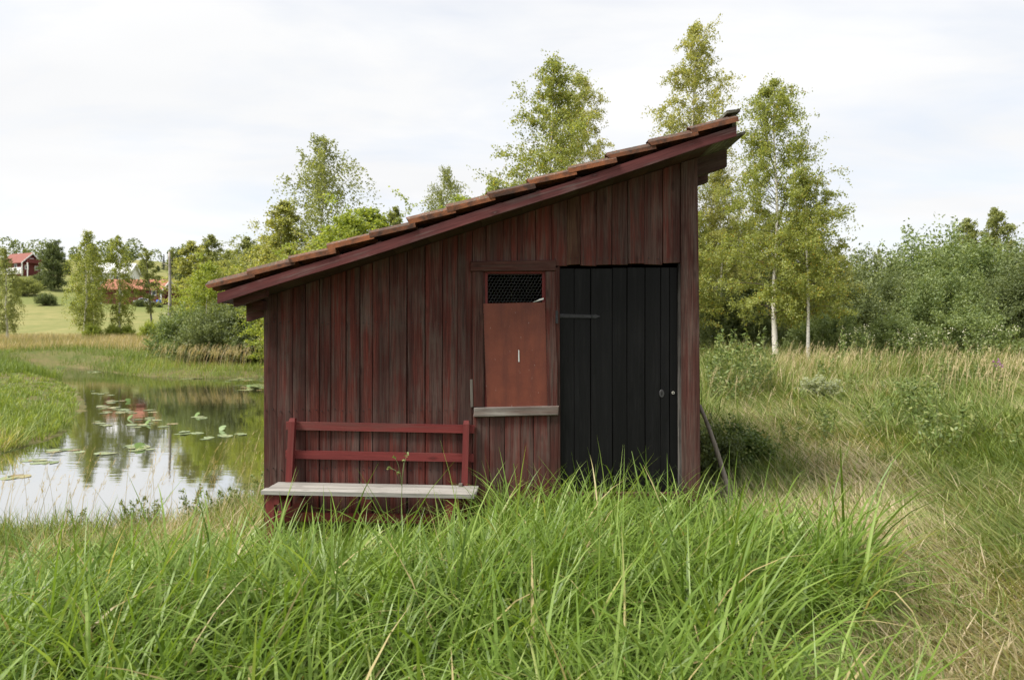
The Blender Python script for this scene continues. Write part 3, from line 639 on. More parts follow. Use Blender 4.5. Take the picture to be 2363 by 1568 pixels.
# ------------------------------------------------------------------ leaves, trees and shrubs
def leaf_quads(C, r, l, w_, down=0.3):
    """rhombic leaves at the points C"""
    n = len(C); A = r.normal(size=(n, 3)); A[:, 2] -= down * 2; A /= np.linalg.norm(A, axis=1)[:, None]
    B = np.cross(A, r.normal(size=(n, 3))); B /= np.linalg.norm(B, axis=1)[:, None] + 1e-9
    L = (l * r.uniform(.65, 1.25, n))[:, None]; W = (w_ * r.uniform(.65, 1.25, n))[:, None]
    V = np.stack([C - A * L, C + B * W - A * L * .15, C + A * L, C - B * W - A * L * .15], 1).reshape(-1, 3)
    return V, np.arange(n * 4).reshape(-1, 4)
def make_tree(seed, H=9.0, start=.2, prof=((0, .5), (.35, 1), (1, .05)), R=.2, nb=70, shoots=9, per=18, l=.032, w_=.022, elev=(25, 60), droop=.35, hang=.1, trunk_r=.075, wob=.02, shootlen=.32, bark=None, tone=(.45, .22), yellow=.06, lean=0.0, twin=False):
    r = np.random.default_rng(seed); bark = bark or M_birch
    Vt, Ft, Mi = [], [], []; nv = 0
    def addt(P, Rr, sides, m):
        nonlocal nv
        V, Fc = tube_np(P, Rr, sides); Vt.append(V); Ft.append(Fc + nv); Mi.append(np.full(len(Fc), m)); nv += len(V)
    zt = np.linspace(-.03, 1, 16); ph = r.uniform(0, 6, 4)
    def axis_at(t):
        t = np.asarray(t, float)
        return np.stack([H * (wob * np.sin(t * 4 + ph[0]) * t + wob * .4 * np.sin(t * 11 + ph[1]) + lean * t - wob * .4 * math.sin(ph[1])), H * (wob * np.sin(t * 3.4 + ph[2]) * t), H * t], -1)
    P = axis_at(zt); Rr = trunk_r * (1 - zt * .93).clip(.05, 1) * (1 + .35 * np.exp(-np.clip(zt, 0, 1) * 40)); addt(P, Rr, 8, 0)
    px_, py_ = zip(*prof)
    t = start + (1 - start) * (np.arange(nb) + r.uniform(0, 1, nb)) / nb; t = t.clip(0, .985); rel = (t - start) / (1 - start)
    rad = np.interp(rel, px_, py_) * R * H * r.uniform(.6, 1.18, nb)
    az = np.arange(nb) * 2.39996 + r.normal(0, .5, nb)
    el = np.radians(elev[0] + (elev[1] - elev[0]) * rel + r.normal(0, 9, nb)); ln = rad / np.cos(el).clip(.35, 1)
    dr_ = np.stack([np.cos(az) * np.cos(el), np.sin(az) * np.cos(el), np.sin(el)], -1); S = axis_at(t)
    def bpt(s):                                            # s (nb, k)
        p = S[:, None, :] + dr_[:, None, :] * (ln[:, None] * s)[..., None]
        p[..., 2] -= droop * ln[:, None] * s ** 2.2; return p
    sg = np.linspace(0, 1, 5)[None, :].repeat(nb, 0); BP = bpt(sg)
    for i in range(nb): addt(BP[i], np.linspace(max(.004, trunk_r * .22 * (1 - rel[i] * .7)), .003, 5), 3, 1)
    s = 1 - r.uniform(0, 1, (nb, shoots)) ** 1.3 * .8; s[:, 0] = 1.0
    A = bpt(s); sl = (shootlen * ln[:, None] * r.uniform(.4, 1.2, (nb, shoots)) + .12 * R * H * .4)[..., None]
    dv = r.normal(size=(nb, shoots, 3)) * .8 + dr_[:, None, :] * .7; dv[..., 2] += .1 - hang * 2; dv /= np.linalg.norm(dv, axis=-1)[..., None]
    q = r.uniform(0.0, 1, (nb, shoots, per))
    keep = (r.uniform(size=(nb, shoots, 1)) < np.clip(ln[:, None, None] / (R * H) * 1.2, .25, 1)).repeat(per, -1)
    C = A[:, :, None, :] + dv[:, :, None, :] * sl[:, :, None, :] * q[..., None]
    C[..., 2] -= hang * sl[..., None, 0] * 2.2 * q ** 2
    C += r.normal(size=C.shape) * (.018 * R * H + l * .6)
    C = C[keep]; tn = (r.normal(tone[0], tone[1] * .5, (nb, shoots, 1)) + r.normal(0, tone[1], (nb, shoots, per)))[keep].clip(0, .86)
    yl = r.uniform(size=len(C)) < yellow * (1.6 - C[:, 2] / H); tn[yl] = r.uniform(.88, 1, yl.sum())
    tp = r.uniform(0, 1, 40); CT = axis_at(.93 + .075 * tp) + r.normal(size=(40, 3)) * np.array([.012 * H, .012 * H, .006 * H]) * (1.2 - tp)[:, None]
    C = np.concatenate([C, CT]); tn = np.concatenate([tn, np.full(40, .5)])
    V, Fc = leaf_quads(C, r, l, w_)
    return (mesh('trunk', np.concatenate(Vt), np.concatenate(Ft), [bark, M_twig], True, np.concatenate(Mi)), mesh('crown', V, Fc, [L_birch], False, None, tn), float(np.percentile(C[:, 2], 99.9)))
def make_shrub(seed, H=4.0, R=2.2, n_shoot=330, per=55, l=.05, w_=.02, lobes=12, tone=(.45, .25), stem_bark=None, low=.05):
    r = np.random.default_rng(seed)
    la = np.arange(lobes) * 2.4 + r.normal(0, .3, lobes); lr = R * np.sqrt((np.arange(lobes) + .3) / lobes) * .62
    hz = H * (.74 - .42 * (lr / (R * .62)) ** 2 + r.normal(0, .06, lobes)); lc = np.stack([lr * np.cos(la), lr * np.sin(la), hz], -1)
    ls = np.stack([R * r.uniform(.30, .44, lobes), R * r.uniform(.30, .44, lobes), H * r.uniform(.20, .30, lobes)], -1)
    k = r.integers(0, lobes, n_shoot); d = r.normal(size=(n_shoot, 3)); d[:, 2] = np.abs(d[:, 2]) - .55; d /= np.linalg.norm(d, axis=1)[:, None]
    lo = r.uniform(size=n_shoot) < .28                       # lower skirt
    tip = lc[k] + d * ls[k] * r.uniform(.85, 1.15, (n_shoot, 1)); tip[lo, 2] *= r.uniform(.15, .7, lo.sum()); tip[:, 2] = tip[:, 2].clip(H * low, None)
    root = lc[k] * np.array([.8, .8, .62]); root[lo, 2] *= .5
    q = r.uniform(.3, 1, (n_shoot, per)) ** .7
    C = root[:, None, :] + (tip - root)[:, None, :] * q[..., None]; C[..., 2] += .06 * H * (q - .6)
    C += r.normal(size=C.shape) * (.022 * R + l * .5)
    C[..., 2] = C[..., 2].clip(.03, None)
    tn = (r.normal(tone[0], tone[1] * .6, (n_shoot, 1)) + r.normal(0, tone[1], (n_shoot, per))).clip(0, 1)
    V, Fc = leaf_quads(C.reshape(-1, 3), r, l, w_, -.25)
    H = float(np.percentile(C[..., 2], 99))
    Vt, Ft, nv = [], [], 0
    for i in range(26):
        a = r.uniform(0, 6.28); b0 = np.array([.12 * R * math.cos(a), .12 * R * math.sin(a), -.05]); tp = tip[i * 7 % n_shoot] * np.array([.85, .85, .85])
        tt = np.linspace(0, 1, 6)[:, None]; P = b0 + (tp - b0) * tt; P[:, 2] += .12 * H * np.sin(tt[:, 0] * 3.14)
        v, f = tube_np(P, np.linspace(.018, .004, 6) * H / 3, 5); Vt.append(v); Ft.append(f + nv); nv += len(v)
    return (mesh('stems', np.concatenate(Vt), np.concatenate(Ft), [stem_bark or M_twig], True), mesh('foliage', V, Fc, [L_willow], False, None, tn.ravel()), H)
def at(px, d):
    x = (px - CX) * d / F; return x, d - D0
def put(proto, name, label, cat, px, d, top=None, mat=None, group=None, ws=1.0, rz=None, parts=('trunk', 'crown'), sink=.03, h=None, tilt=0.0):
    x, y = at(px, d); z = g1(x, y); H = h if h else HC + (CY - top) * d / F - z
    s = H / proto[2]
    root = empty(name, (x, y, z - sink), (0, tilt, (hash_(px * 1.7 + d) * 6.28) if rz is None else rz)); root.scale = (s * ws, s * ws, s)
    a = obj(parts[0], proto[0], root); b = obj(parts[1], proto[1], root)
    if mat is not None:
        b.material_slots[0].link = 'OBJECT'; b.material_slots[0].material = mat
    tag(root, label, cat, group); return root
def hash_(v): return (math.sin(v * 12.9898) * 43758.5453) % 1.0

con = ((0, .55), (.15, .95), (.35, 1), (.6, .70), (.85, .30), (1, .04))
nar = ((0, .6), (.2, .95), (.45, .9), (.75, .5), (1, .05))
P_b1 = make_tree(101, 8.6, .16, con, .205, 130, 12, 36, .031, .023, (15, 58), .30, .12, .092, .010, yellow=.035)
P_b2 = make_tree(102, 6.2, .26, ((0, .7), (.3, 1), (.6, .8), (1, .08)), .24, 85, 12, 34, .031, .023, (10, 50), .30, .14, .062, .012, yellow=.09)
P_b3 = make_tree(103, 10.5, .25, con, .155, 120, 11, 30, .033, .024, (25, 62), .25, .16, .070, .012, tone=(.55, .2))
P_b4 = make_tree(104, 9.6, .2, con, .185, 125, 12, 32, .033, .024, (22, 58), .28, .12, .075, .012)
P_droop = make_tree(105, 13.0, .12, ((0, .8), (.25, 1), (.5, .85), (.8, .5), (1, .12)), .20, 75, 12, 26, .072, .042, (28, 55), .25, .75, .13, .015, shootlen=.42, tone=(.45, .2), yellow=.0)
P_mid = make_tree(106, 8.0, .1, ((0, .7), (.3, 1), (.65, .75), (1, .12)), .26, 85, 12, 24, .062, .042, (25, 60), .2, .15, .08, .012, yellow=.02)
P_mid2 = make_tree(107, 9.0, .18, nar, .155, 75, 10, 22, .068, .042, (30, 60), .25, .35, .075, .015, yellow=.02)
P_left = make_tree(108, 11.0, .13, ((0, .45), (.2, .95), (.5, 1), (.75, .6), (1, .06)), .165, 75, 11, 22, .075, .046, (20, 55), .35, .6, .15, .014, shootlen=.4, yellow=.02)
P_left2 = make_tree(109, 11.0, .16, ((0, .5), (.3, .9), (.6, 1), (.85, .5), (1, .06)), .14, 65, 11, 21, .075, .046, (20, 55), .35, .6, .13, .012, shootlen=.4, yellow=.02)
P_round = make_tree(110, 10.0, .12, ((0, .7), (.35, 1), (.7, .75), (.9, .4), (1, .12)), .34, 120, 15, 28, .115, .08, (-8, 50), .12, .1, .18, .015, bark=M_greybark, yellow=0)
P_thin = make_tree(111, 10.0, .32, ((0, .4), (.3, 1), (.6, .85), (1, .08)), .14, 55, 10, 22, .075, .046, (10, 45), .2, .3, .13, .012, bark=M_greybark, yellow=0, lean=-.06)
P_spruce = make_tree(112, 14.0, .05, ((0, 1), (1, .02)), .17, 110, 6, 14, .20, .07, (-8, 20), .25, .5, .16, .002, shootlen=.25, bark=M_greybark, yellow=0)
P_wil = [make_shrub(201 + k, 4.2, 2.4, 460, 60, .060, .026, 13) for k in range(3)]
P_wil_small = make_shrub(210, 2.2, 1.5, 260, 50, .045, .021, 8)
P_farbush = [make_shrub(220 + k, 4.0, 2.6, 420, 56, .080, .038, 14) for k in range(2)]
P_leafy = make_shrub(230, 0.95, .62, 170, 34, .026, .019, 9, (.4, .2), low=.02)

sh = dict(parts=('stems', 'foliage'))
# birches near the shed
put(P_b1, 'birch_tree', 'tall birch with straight white trunk standing right of the shed', 'tree', 1790, 20, 183, L_birch, 'birches near the shed', rz=0)
put(P_b2, 'birch_tree', 'shorter yellowing birch with white trunk beside the tall birch', 'tree', 1864, 19.2, 400, L_birch, 'birches near the shed', rz=1)
put(P_b3, 'birch_tree', 'tallest slender birch rising behind the high end of the roof', 'tree', 1590, 25, 52, L_birchy, 'birches near the shed', rz=2)
put(P_b4, 'birch_tree', 'dense green birch rising behind the middle of the roof', 'tree', 1262, 23, 138, L_birch, 'birches near the shed', rz=.5)
put(P_b3, 'birch_tree', 'pale yellowish birch close beside the dense birch behind the roof', 'tree', 1345, 25.5, 165, L_birchy, 'birches near the shed', rz=4, ws=.95)
put(P_b4, 'birch_tree', 'light green birch between the shed corner and the tall white birch', 'tree', 1668, 24, 385, L_birchy, 'birches near the shed', rz=3.3, ws=1.05)
put(P_b2, 'birch_tree', 'low bushy birch hard behind the right corner of the shed', 'tree', 1585, 22, 470, L_birch, 'birches near the shed', rz=5, ws=1.0)
for px, d, top, mt, lb, rz in ((1700, 27, 505, L_birchy, 'pale bushy birch filling the gap left of the tall birch', 1.1), (1762, 28, 480, L_birch, 'leafy birch close behind the tall white birch', 2.2), (1845, 27, 500, L_birch, 'leafy birch behind the shorter yellowing birch', 3.1), (1925, 26, 575, L_birchy, 'small birch between the yellowing birch and the willows', 4.5), (1640, 27, 520, L_birch, 'leafy birch seen just past the shed corner', .2)):
    put(P_b2, 'birch_tree', lb, 'tree', px, d, top, mt, 'birches near the shed', rz=rz, ws=1.15)
# trees behind the low end of the roof
put(P_droop, 'birch_tree', 'tall loose birch with drooping twigs behind the low roof', 'tree', 742, 45, 312, L_grey, 'trees behind the low roof', rz=1.2, ws=1.15)
put(P_mid2, 'birch_tree', 'slender greyish birch leaning beside the drooping birch', 'tree', 648, 43, 462, L_birchy, 'trees behind the low roof', rz=.4, ws=1.3)
put(P_mid, 'leafy_tree', 'bright yellow-green tree in front of the drooping birch', 'tree', 795, 36, 462, L_bright, 'trees behind the low roof', rz=2, ws=1.4)
put(P_mid, 'leafy_tree', 'round bright green tree right of the drooping birch', 'tree', 862, 38, 452, L_bright, 'trees behind the low roof', rz=3.6, ws=1.4)
put(P_mid2, 'birch_tree', 'small sparse birch at the end of the bright green trees', 'tree', 912, 39, 478, L_grey, 'trees behind the low roof', rz=5)
put(P_mid2, 'birch_tree', 'little birch top just showing over the roof tiles', 'tree', 955, 44, 500, L_grey, 'trees behind the low roof', rz=.9)
put(P_droop, 'birch_tree', 'grey green birch behind the bright tree over the mid roof', 'tree', 1034, 46, 386, L_grey, 'trees behind the mid roof', ws=.9, rz=2.4)
put(P_mid, 'leafy_tree', 'bright green bushy tree showing over the mid roof', 'tree', 1076, 38, 426, L_bright, 'trees behind the mid roof', rz=4.4, ws=1.25)
put(P_mid2, 'birch_tree', 'slim birch beside the bright tree over the mid roof', 'tree', 1148, 40, 412, L_grey, 'trees behind the mid roof', rz=3)
put(P_mid, 'leafy_tree', 'yellow-green sapling low behind the left eave', 'tree', 708, 34, 560, L_bright, 'trees behind the low roof', rz=.3, ws=1.4)
put(P_mid, 'leafy_tree', 'olive green tree left of the slender grey birch', 'tree', 625, 46, 520, L_birchy, 'trees behind the low roof', rz=1.9, ws=1.4)
for px, d, top, pr, mt, lb, rz, ws in ((598, 50, 545, P_mid, L_grey, 'soft green tree left of the olive tree, over the eave', .7, 1.5), (675, 41, 545, P_mid, L_birchy, 'pale olive tree between the slender birch and drooping birch', 2.9, 1.4), (645, 37, 600, P_mid, L_bright, 'low bright tree showing just over the left eave', 4.1, 1.5), (755, 38, 520, P_mid, L_birchy, 'pale tree in front of the drooping birch trunk', 5.2, 1.3), (925, 41, 520, P_mid, L_bright, 'bright low tree at the end of the tree bank', 1.5, 1.2), (520, 55, 585, P_mid, L_birchy, 'pale yellow-green tree behind the luminous tree', 3.3, 1.5), (572, 46, 610, P_mid, L_bright, 'low bright tree behind the rounder willow', .1, 1.6)):
    put(pr, 'leafy_tree', lb, 'tree', px, d, top, mt, 'trees behind the low roof', rz=rz, ws=ws)
# trees along the far bank of the pond
far = 'trees along the far bank'
put(P_mid2, 'birch_tree', 'straight narrow birch above the willow thicket', 'tree', 566, 52, 545, L_grey, far, rz=1, ws=1.2)
put(P_mid, 'leafy_tree', 'luminous yellow-green tree behind the willow thicket', 'tree', 478, 47, 588, L_bright, far, rz=2.2, ws=1.3)
put(P_mid2, 'birch_tree', 'yellowing birch right beside the bare dead trunk', 'tree', 447, 56, 556, L_birchy, far, rz=3, ws=1.7)
put(P_mid2, 'birch_tree', 'pointed green birch between the yellow birch and narrow birch', 'tree', 492, 60, 542, L_grey, far, rz=4, ws=1.2)
put(P_mid, 'leafy_tree', 'dense mid green tree behind the narrow birch', 'tree', 535, 66, 562, L_grey, far, rz=5, ws=1.5)
put(P_left, 'birch_tree', 'broad birch with white trunk in the meadow, fullest of its row', 'tree', 196, 70, 532, L_birch, 'birches in the meadow', rz=.2)
put(P_left2, 'birch_tree', 'grey stemmed birch close behind the broad meadow birch', 'tree', 212, 74, 560, L_grey, 'birches in the meadow', rz=1.4)
put(P_left2, 'birch_tree', 'narrower birch right of the broad birch, bushes at its foot', 'tree', 276, 72, 544, L_birch, 'birches in the meadow', rz=2.6)
put(P_left, 'birch_tree', 'birch standing alone in the meadow below the red house', 'tree', 16, 66, 572, L_grey, 'birches in the meadow', rz=4)
put(P_thin, 'leafy_tree', 'thin leaning tree with bare stem in front of the barn', 'tree', 353, 74, 572, L_grey, 'birches in the meadow', rz=0)
for px, d, top, ttl in ((262, 71, 752, 'small bright bush at the foot of the narrower birch'), (292, 71.5, 748, 'second bright bush right of the narrower birch'), (348, 66, 762, 'tiny bright bush near the thin leaning tree'), (212, 69, 757, 'little green bush between the birch trunks')):
    put(P_farbush[0], 'small_bush', ttl, 'bush', px, d, None, L_bright, 'bushes in the meadow', ws=1.0, h=1.6 if px != 348 else 1.9, **sh)
# the far hillside wood
for px, d, top, pr, mt, nm, lb, ws in ((122, 150, 553, P_round, L_dark, 'leafy_tree', 'large dark round tree on the hill beside the red house', .8),
        (90, 152, 635, P_farbush[1], L_dark, 'garden_bush', 'round dark garden bush below the red house', 1.2),
        (155, 175, 600, P_round, L_grey, 'leafy_tree', 'dark tree on the hill behind the broad meadow birch', 1),
        (398, 190, 573, P_round, L_grey, 'leafy_tree', 'pale grey green crown on the skyline above the barn', .55),
        (330, 185, 596, P_round, L_grey, 'leafy_tree', 'dark crown on the skyline behind the thin leaning tree', .9),
        (425, 165, 605, P_round, L_dark, 'leafy_tree', 'dark tree right of the barn behind the dead trunk', .9),
        (365, 200, 612, P_round, L_dark, 'leafy_tree', 'low dark tree directly behind the barn roof', 1.2),
        (240, 190, 600, P_round, L_dark, 'leafy_tree', 'dark tree behind the white house', 1.0),
        (300, 178, 610, P_round, L_dark, 'leafy_tree', 'dark rounded tree between the white house and the barn', .9)):
    put(pr, nm, lb, 'tree' if 'bush' not in nm else 'bush', px, d, top, mt, 'trees on the hillside', ws=ws, parts=('trunk', 'crown') if pr is P_round else ('stems', 'foliage'))
for px, d, top in ((378, 205, 586), (388, 210, 592), (410, 215, 578), (420, 205, 590), (350, 220, 598), (312, 215, 602), (80, 215, 588), (140, 225, 604)):
    put(P_spruce, 'spruce_tree', 'dark pointed spruce on the far skyline', 'tree', px, d, top, L_spruce, 'spruces on the skyline')
for px, d, h, lb in ((420, 141, 3.0, 'low hedge bush right of the barn wall'), (366, 131, 1.0, 'green bush in front of the barn window'), (322, 131, 1.3, 'green bush before the barn wall near the thin tree'), (60, 140, 3.5, 'grey green bank shrub close below the red house'), (105, 128, 2.2, 'dark shrub on the bank of the hillside field')):
    put(P_farbush[1], 'hedge_bush', lb, 'bush', px, d, None, L_dark if px > 60 else L_grey, 'bushes on the hillside', h=h, ws=1.3, **sh)
# willow thicket on the far bank
for i, (px, d, top, ws, mt, lb) in enumerate(((430, 44, 716, 1.1, L_willow2, 'grey green willow bush at the waterside, furthest from the shed'), (490, 42, 705, 1.15, L_willow, 'grey green willow bush in the middle of the waterside thicket'),
        (560, 42, 715, 1.1, L_willow, 'rounder willow bush of the waterside thicket next to the shed'), (640, 43, 700, 1.2, L_dark, 'dark willow bush mostly hidden behind the shed corner'), (400, 49, 728, 1.0, L_willow, 'low willow bush in front of the dead trunk'))):
    put(P_farbush[i % 2] if i != 1 else P_wil[0], 'willow_bush', lb, 'bush', px, d, top, mt, 'willows on the far bank', ws=ws, **sh)
# willow thicket right of the shed
R_ = 'willows right of the shed'
for i, (px, d, top, ws, pi, mt, lb) in enumerate((
        (2010, 31, 592, 1.15, 0, L_willow, 'grey green willow bush directly right of the birches'), (2120, 33, 552, 1.1, 1, L_willow2, 'high domed willow at the top of the thicket'),
        (2210, 30, 560, 1.1, 2, L_willow2, 'broad willow with upright shoots in the thicket middle'), (2330, 31, 582, 1.1, 0, L_willow, 'willow at the thicket end farthest from the shed'),
        (2085, 27, 640, 1.0, 2, L_dark, 'dark willow low in the thicket'), (2185, 24, 622, .95, 1, L_willow2, 'rounded nearer willow in front of the domed one'),
        (2320, 26, 640, 1.0, 2, L_dark, 'dark willow in front of the far end of the thicket'), (2420, 27, 560, 1.1, 1, L_dark, 'dark willow reaching past the end of the thicket'),
        (1960, 26, 640, .95, 1, L_willow, 'low willow filling the gap beside the yellowing birch'), (1905, 27, 655, 1.1, 2, L_dark, 'dark bush behind the shorter birch'),
        (1730, 25, 620, 1.0, 0, L_dark, 'dark bush between the two pale birches'), (1660, 24, 655, 1.0, 2, L_dark, 'dark bush behind the right corner of the shed'), (2520, 31, 570, 1.1, 0, L_willow, 'willow outside the thicket edge'), (1560, 33, 640, 1.2, 0, L_dark, 'dark willow hidden behind the high end of the shed'), (1430, 35, 630, 1.2, 2, L_willow, 'grey green willow hidden behind the black door end'), (1300, 36, 640, 1.2, 1, L_dark, 'dark willow hidden behind the middle of the shed'), (1170, 38, 640, 1.2, 0, L_willow, 'grey green willow hidden behind the bench wall'), (1040, 40, 640, 1.2, 2, L_willow, 'willow hidden behind the bench end of the shed'),
        (1820, 29, 600, 1.2, 1, L_dark, 'dark bush backing the tall white birch'))):
    put(P_wil[pi], 'willow_bush', lb, 'bush', px, d, top, mt, R_, ws=ws, **sh)
for px, d, h, lb in ((2070, 20.5, 1.5, 'low leafy willow at the foot of the thicket'), (2240, 20, 1.6, 'rounded low willow in front of the dark willow'), (1960, 20, 1.1, 'low bush by the flowering weeds'), (1900, 22, 1.6, 'low bush right of the shorter birch trunk')):
    put(P_wil_small, 'willow_bush', lb, 'bush', px, d, None, L_willow2, R_, ws=1.15, h=h, **sh)
put(P_mid2, 'birch_tree', 'taller small birch poking out above the far end of the thicket', 'tree', 2296, 38, 478, L_grey, 'small trees above the thicket', ws=1.15)
put(P_mid2, 'birch_tree', 'shorter birch top above the domed willow', 'tree', 2226, 39, 503, L_grey, 'small trees above the thicket', ws=1.1)
put(P_thin, 'birch_tree', 'sparse sapling top over the thicket near the birches', 'tree', 2024, 36, 572, L_grey, 'small trees above the thicket', ws=.5)
# dead trunk
x, y = at(390, 50); z = g1(x, y); H = HC + (CY - 578) * 50 / F - z; mb = MB(); rr = random.Random(2)
mb.tube([(.12 * math.sin(t * 3) * t, 0, H * t - .1) for t in [i / 12 for i in range(13)]], [.145 - .07 * i / 12 + rr.uniform(-.014, .014) for i in range(13)], 9)
for t, L_, a in ((.35, .6, 2.5), (.5, .5, .2), (.62, .7, 2.9), (.72, .45, .4), (.84, .8, 2.7), (.9, .4, .1)):
    mb.tube([(0.2 * t, 0, H * t), (L_ * .6 * math.cos(a), .2, H * t + .25), (L_ * math.cos(a), .2, H * t + .35)], [.03, .018, .007], 5)
o = mb.build('dead_trunk', m_plain('dead_wood', (.30, .27, .24), .9, .45, 2.2, 0, .5), None, (0, 0, 0), True, loc=(x, y, z)); tag(o, 'tall bare grey dead trunk with broken top by the pond', 'tree trunk')

# distant wood all round the horizon (one mass)
r = np.random.default_rng(77); n = 320; ang = np.linspace(-1.5, 1.5, n) + r.normal(0, .01, n); dist = r.uniform(235, 330, n)
tx, ty = dist * np.sin(ang), dist * np.cos(ang) - D0; tz = gz(tx, ty); th = r.uniform(4.5, 8, n); lv = 230
d_ = r.normal(size=(n, lv, 3)); d_ /= np.linalg.norm(d_, axis=-1)[..., None]
C = np.stack([tx, ty, tz + th * .5], -1)[:, None, :] + d_ * np.stack([th * .4, th * .4, th * .52], -1)[:, None, :] * r.uniform(.5, 1, (n, lv, 1)) ** .5
V, Fc = leaf_quads(C.reshape(-1, 3), r, .42, .28, 0)
tag(obj('distant_woodland', mesh('distant_woodland', V, Fc, [L_dark], False, None, r.uniform(0, 1, len(Fc)))), 'dark distant woodland along the horizon', 'woodland', kind='stuff')

# ------------------------------------------------------------------ houses on the hill
def gable_house(name, label, px, d, rz, L_, W_, hw, hr, roofm, wallm, zadd=0.0, wins=(), chim=None, over=.5, porch=False):
    x, y = at(px, d); z = g1(x, y) + zadd; root = empty(name, (x, y, z), (0, 0, rz)); tag(root, label, 'house')
    mb = MB(); h2 = hw + hr
    mb.add([(-L_/2, -W_/2, -1.5), (L_/2, -W_/2, -1.5), (L_/2, W_/2, -1.5), (-L_/2, W_/2, -1.5), (-L_/2, -W_/2, hw), (L_/2, -W_/2, hw), (L_/2, W_/2, hw), (-L_/2, W_/2, hw), (-L_/2, 0, h2), (L_/2, 0, h2)],
           [(0, 3, 2, 1), (0, 1, 5, 4), (2, 3, 7, 6), (1, 2, 6, 9, 5), (3, 0, 4, 8, 7)]); mb.build('wall', wallm, root)
    rf = MB(); e = over; s_ = hr / (W_ / 2)
    for sg in (-1, 1):
        V = []
        for t in (0, .18):
            V += [(-L_/2 - e, sg * (W_/2 + e), hw - e * s_ + t + .02), (L_/2 + e, sg * (W_/2 + e), hw - e * s_ + t + .02), (L_/2 + e, 0, h2 + t + .02), (-L_/2 - e, 0, h2 + t + .02)]
        rf.add(V, [(0, 1, 2, 3), (7, 6, 5, 4), (0, 4, 5, 1), (1, 5, 6, 2), (2, 6, 7, 3), (3, 7, 4, 0)])
    roof_ = rf.build('roof', roofm, root)
    if chim: mb = MB(); mb.box(chim - .4, chim + .4, -.4, .4, h2 - .6, h2 + 1.0); mb.build('chimney', roofm, roof_)
    for s1 in (-1, 1):
        mb = MB(); x1 = s1 * (L_/2 + over + .03)
        for sg in (-1, 1):
            V = [(x1 - .04, sg * (W_/2 + e), hw - e * s_ - .15), (x1 + .04, sg * (W_/2 + e), hw - e * s_ - .15), (x1 + .04, 0, h2 - .15), (x1 - .04, 0, h2 - .15)]
            V += [(a, b, c + .34) for a, b, c in V]; mb.add(V, [(0, 1, 2, 3), (7, 6, 5, 4), (0, 4, 5, 1), (1, 5, 6, 2), (2, 6, 7, 3), (3, 7, 4, 0)])
        mb.build('gable_trim', M_white, roof_)
    for cx_, cyy in ((-1, -1), (1, -1), (1, 1), (-1, 1)):
        mb = MB(); mb.box(cx_ * L_/2 - .12 , cx_ * L_/2 + .12, cyy * W_/2 - .12, cyy * W_/2 + .12, -1.5, hw - .1); mb.build('corner_trim', M_white, root)
    for (face, u_, v_, ww, wh) in wins:
        mb = MB(); pn = MB()
        if face == 'f': mb.box(u_ - ww/2, u_ + ww/2, -W_/2 - .06, -W_/2 - .01, v_, v_ + wh); pn.box(u_ - ww/2 + .15, u_ + ww/2 - .15, -W_/2 - .09, -W_/2 - .065, v_ + .15, v_ + wh - .15)
        else: mb.box(L_/2 + .01, L_/2 + .06, u_ - ww/2, u_ + ww/2, v_, v_ + wh); pn.box(L_/2 + .065, L_/2 + .09, u_ - ww/2 + .15, u_ + ww/2 - .15, v_ + .15, v_ + wh - .15)
        wd = mb.build('window', M_white, root); pn.build('pane', M_glass, wd)
    if porch:
        mb = MB(); mb.box(L_/2, L_/2 + 1.4, -W_/2 + .4, W_/2 - .4, 1.9, 2.05); mb.box(L_/2 + 1.3, L_/2 + 1.4, -W_/2 + .4, W_/2 - .4, 2.05, 2.9); mb.build('balcony', wallm, root)
        for q in (-1, 1):
            mb = MB(); mb.box(L_/2 + 1.22, L_/2 + 1.4, q * (W_/2 - .5) - .09, q * (W_/2 - .5) + .09, -1.5, 1.9); mb.build('balcony_post', M_white, root)
        mb = MB(); mb.box(-L_/2, L_/2 + 1.6, -W_/2 - 1.2, -W_/2 - 1.0, -1.0, .6); mb.build('terrace_wall', M_white, root)
    return root
def m_roof(name, c0, c1):
    m, t, o = new_mat(name); N = NT(t); co = N.n('ShaderNodeTexCoord').outputs['Object']
    wv = N.n('ShaderNodeTexWave', {'Vector': co, 'Scale': 1.2, 'Distortion': .5}, bands_direction='X').outputs['Fac' if False else 1]
    c = N.mix(N.noise(co, .8, 5), c0, c1); c = N.mix(N.m('MULTIPLY', wv, .25), c, tuple(x * .6 for x in c0)); N.bsdf(o, c, .85, N.bump(wv, .4, .05)); return m
M_rooftile = m_roof('house_roof_tile', (.17, .052, .040), (.25, .085, .062)); M_rooforange = m_roof('barn_roof_tile', (.26, .092, .055), (.36, .145, .09)); M_roofgrey = m_roof('pale_roof', (.55, .55, .55), (.7, .7, .7))
gable_house('red_house', 'red wooden house with tiled roof and balcony on the hill', 50, 172, math.radians(-22), 7.5, 4.6, 2.2, 2.2, M_rooftile, M_housered, .6, (('f', -2, .5, 1.0, 1.2), ('f', 1.4, .5, 1.0, 1.2), ('g', 0, 2.2, 1.0, 1.0), ('g', -1.2, .3, .9, 1.1), ('g', 1.2, .3, .9, 1.1)), 0, porch=True)
gable_house('barn', 'low red barn with orange tiled roof behind the leaning tree', 320, 138, math.radians(3), 11.5, 6.0, 1.7, 1.9, M_rooforange, M_housered, 1.0, (('f', 4.4, .35, .95, 1.05), ('f', -2, .35, .95, 1.05)), None)
x, y = at(392, 139.5); z = g1(x, y); root = empty('lean_to', (x, y, z)); tag(root, 'small red lean-to shed at the right end of the barn', 'shed')
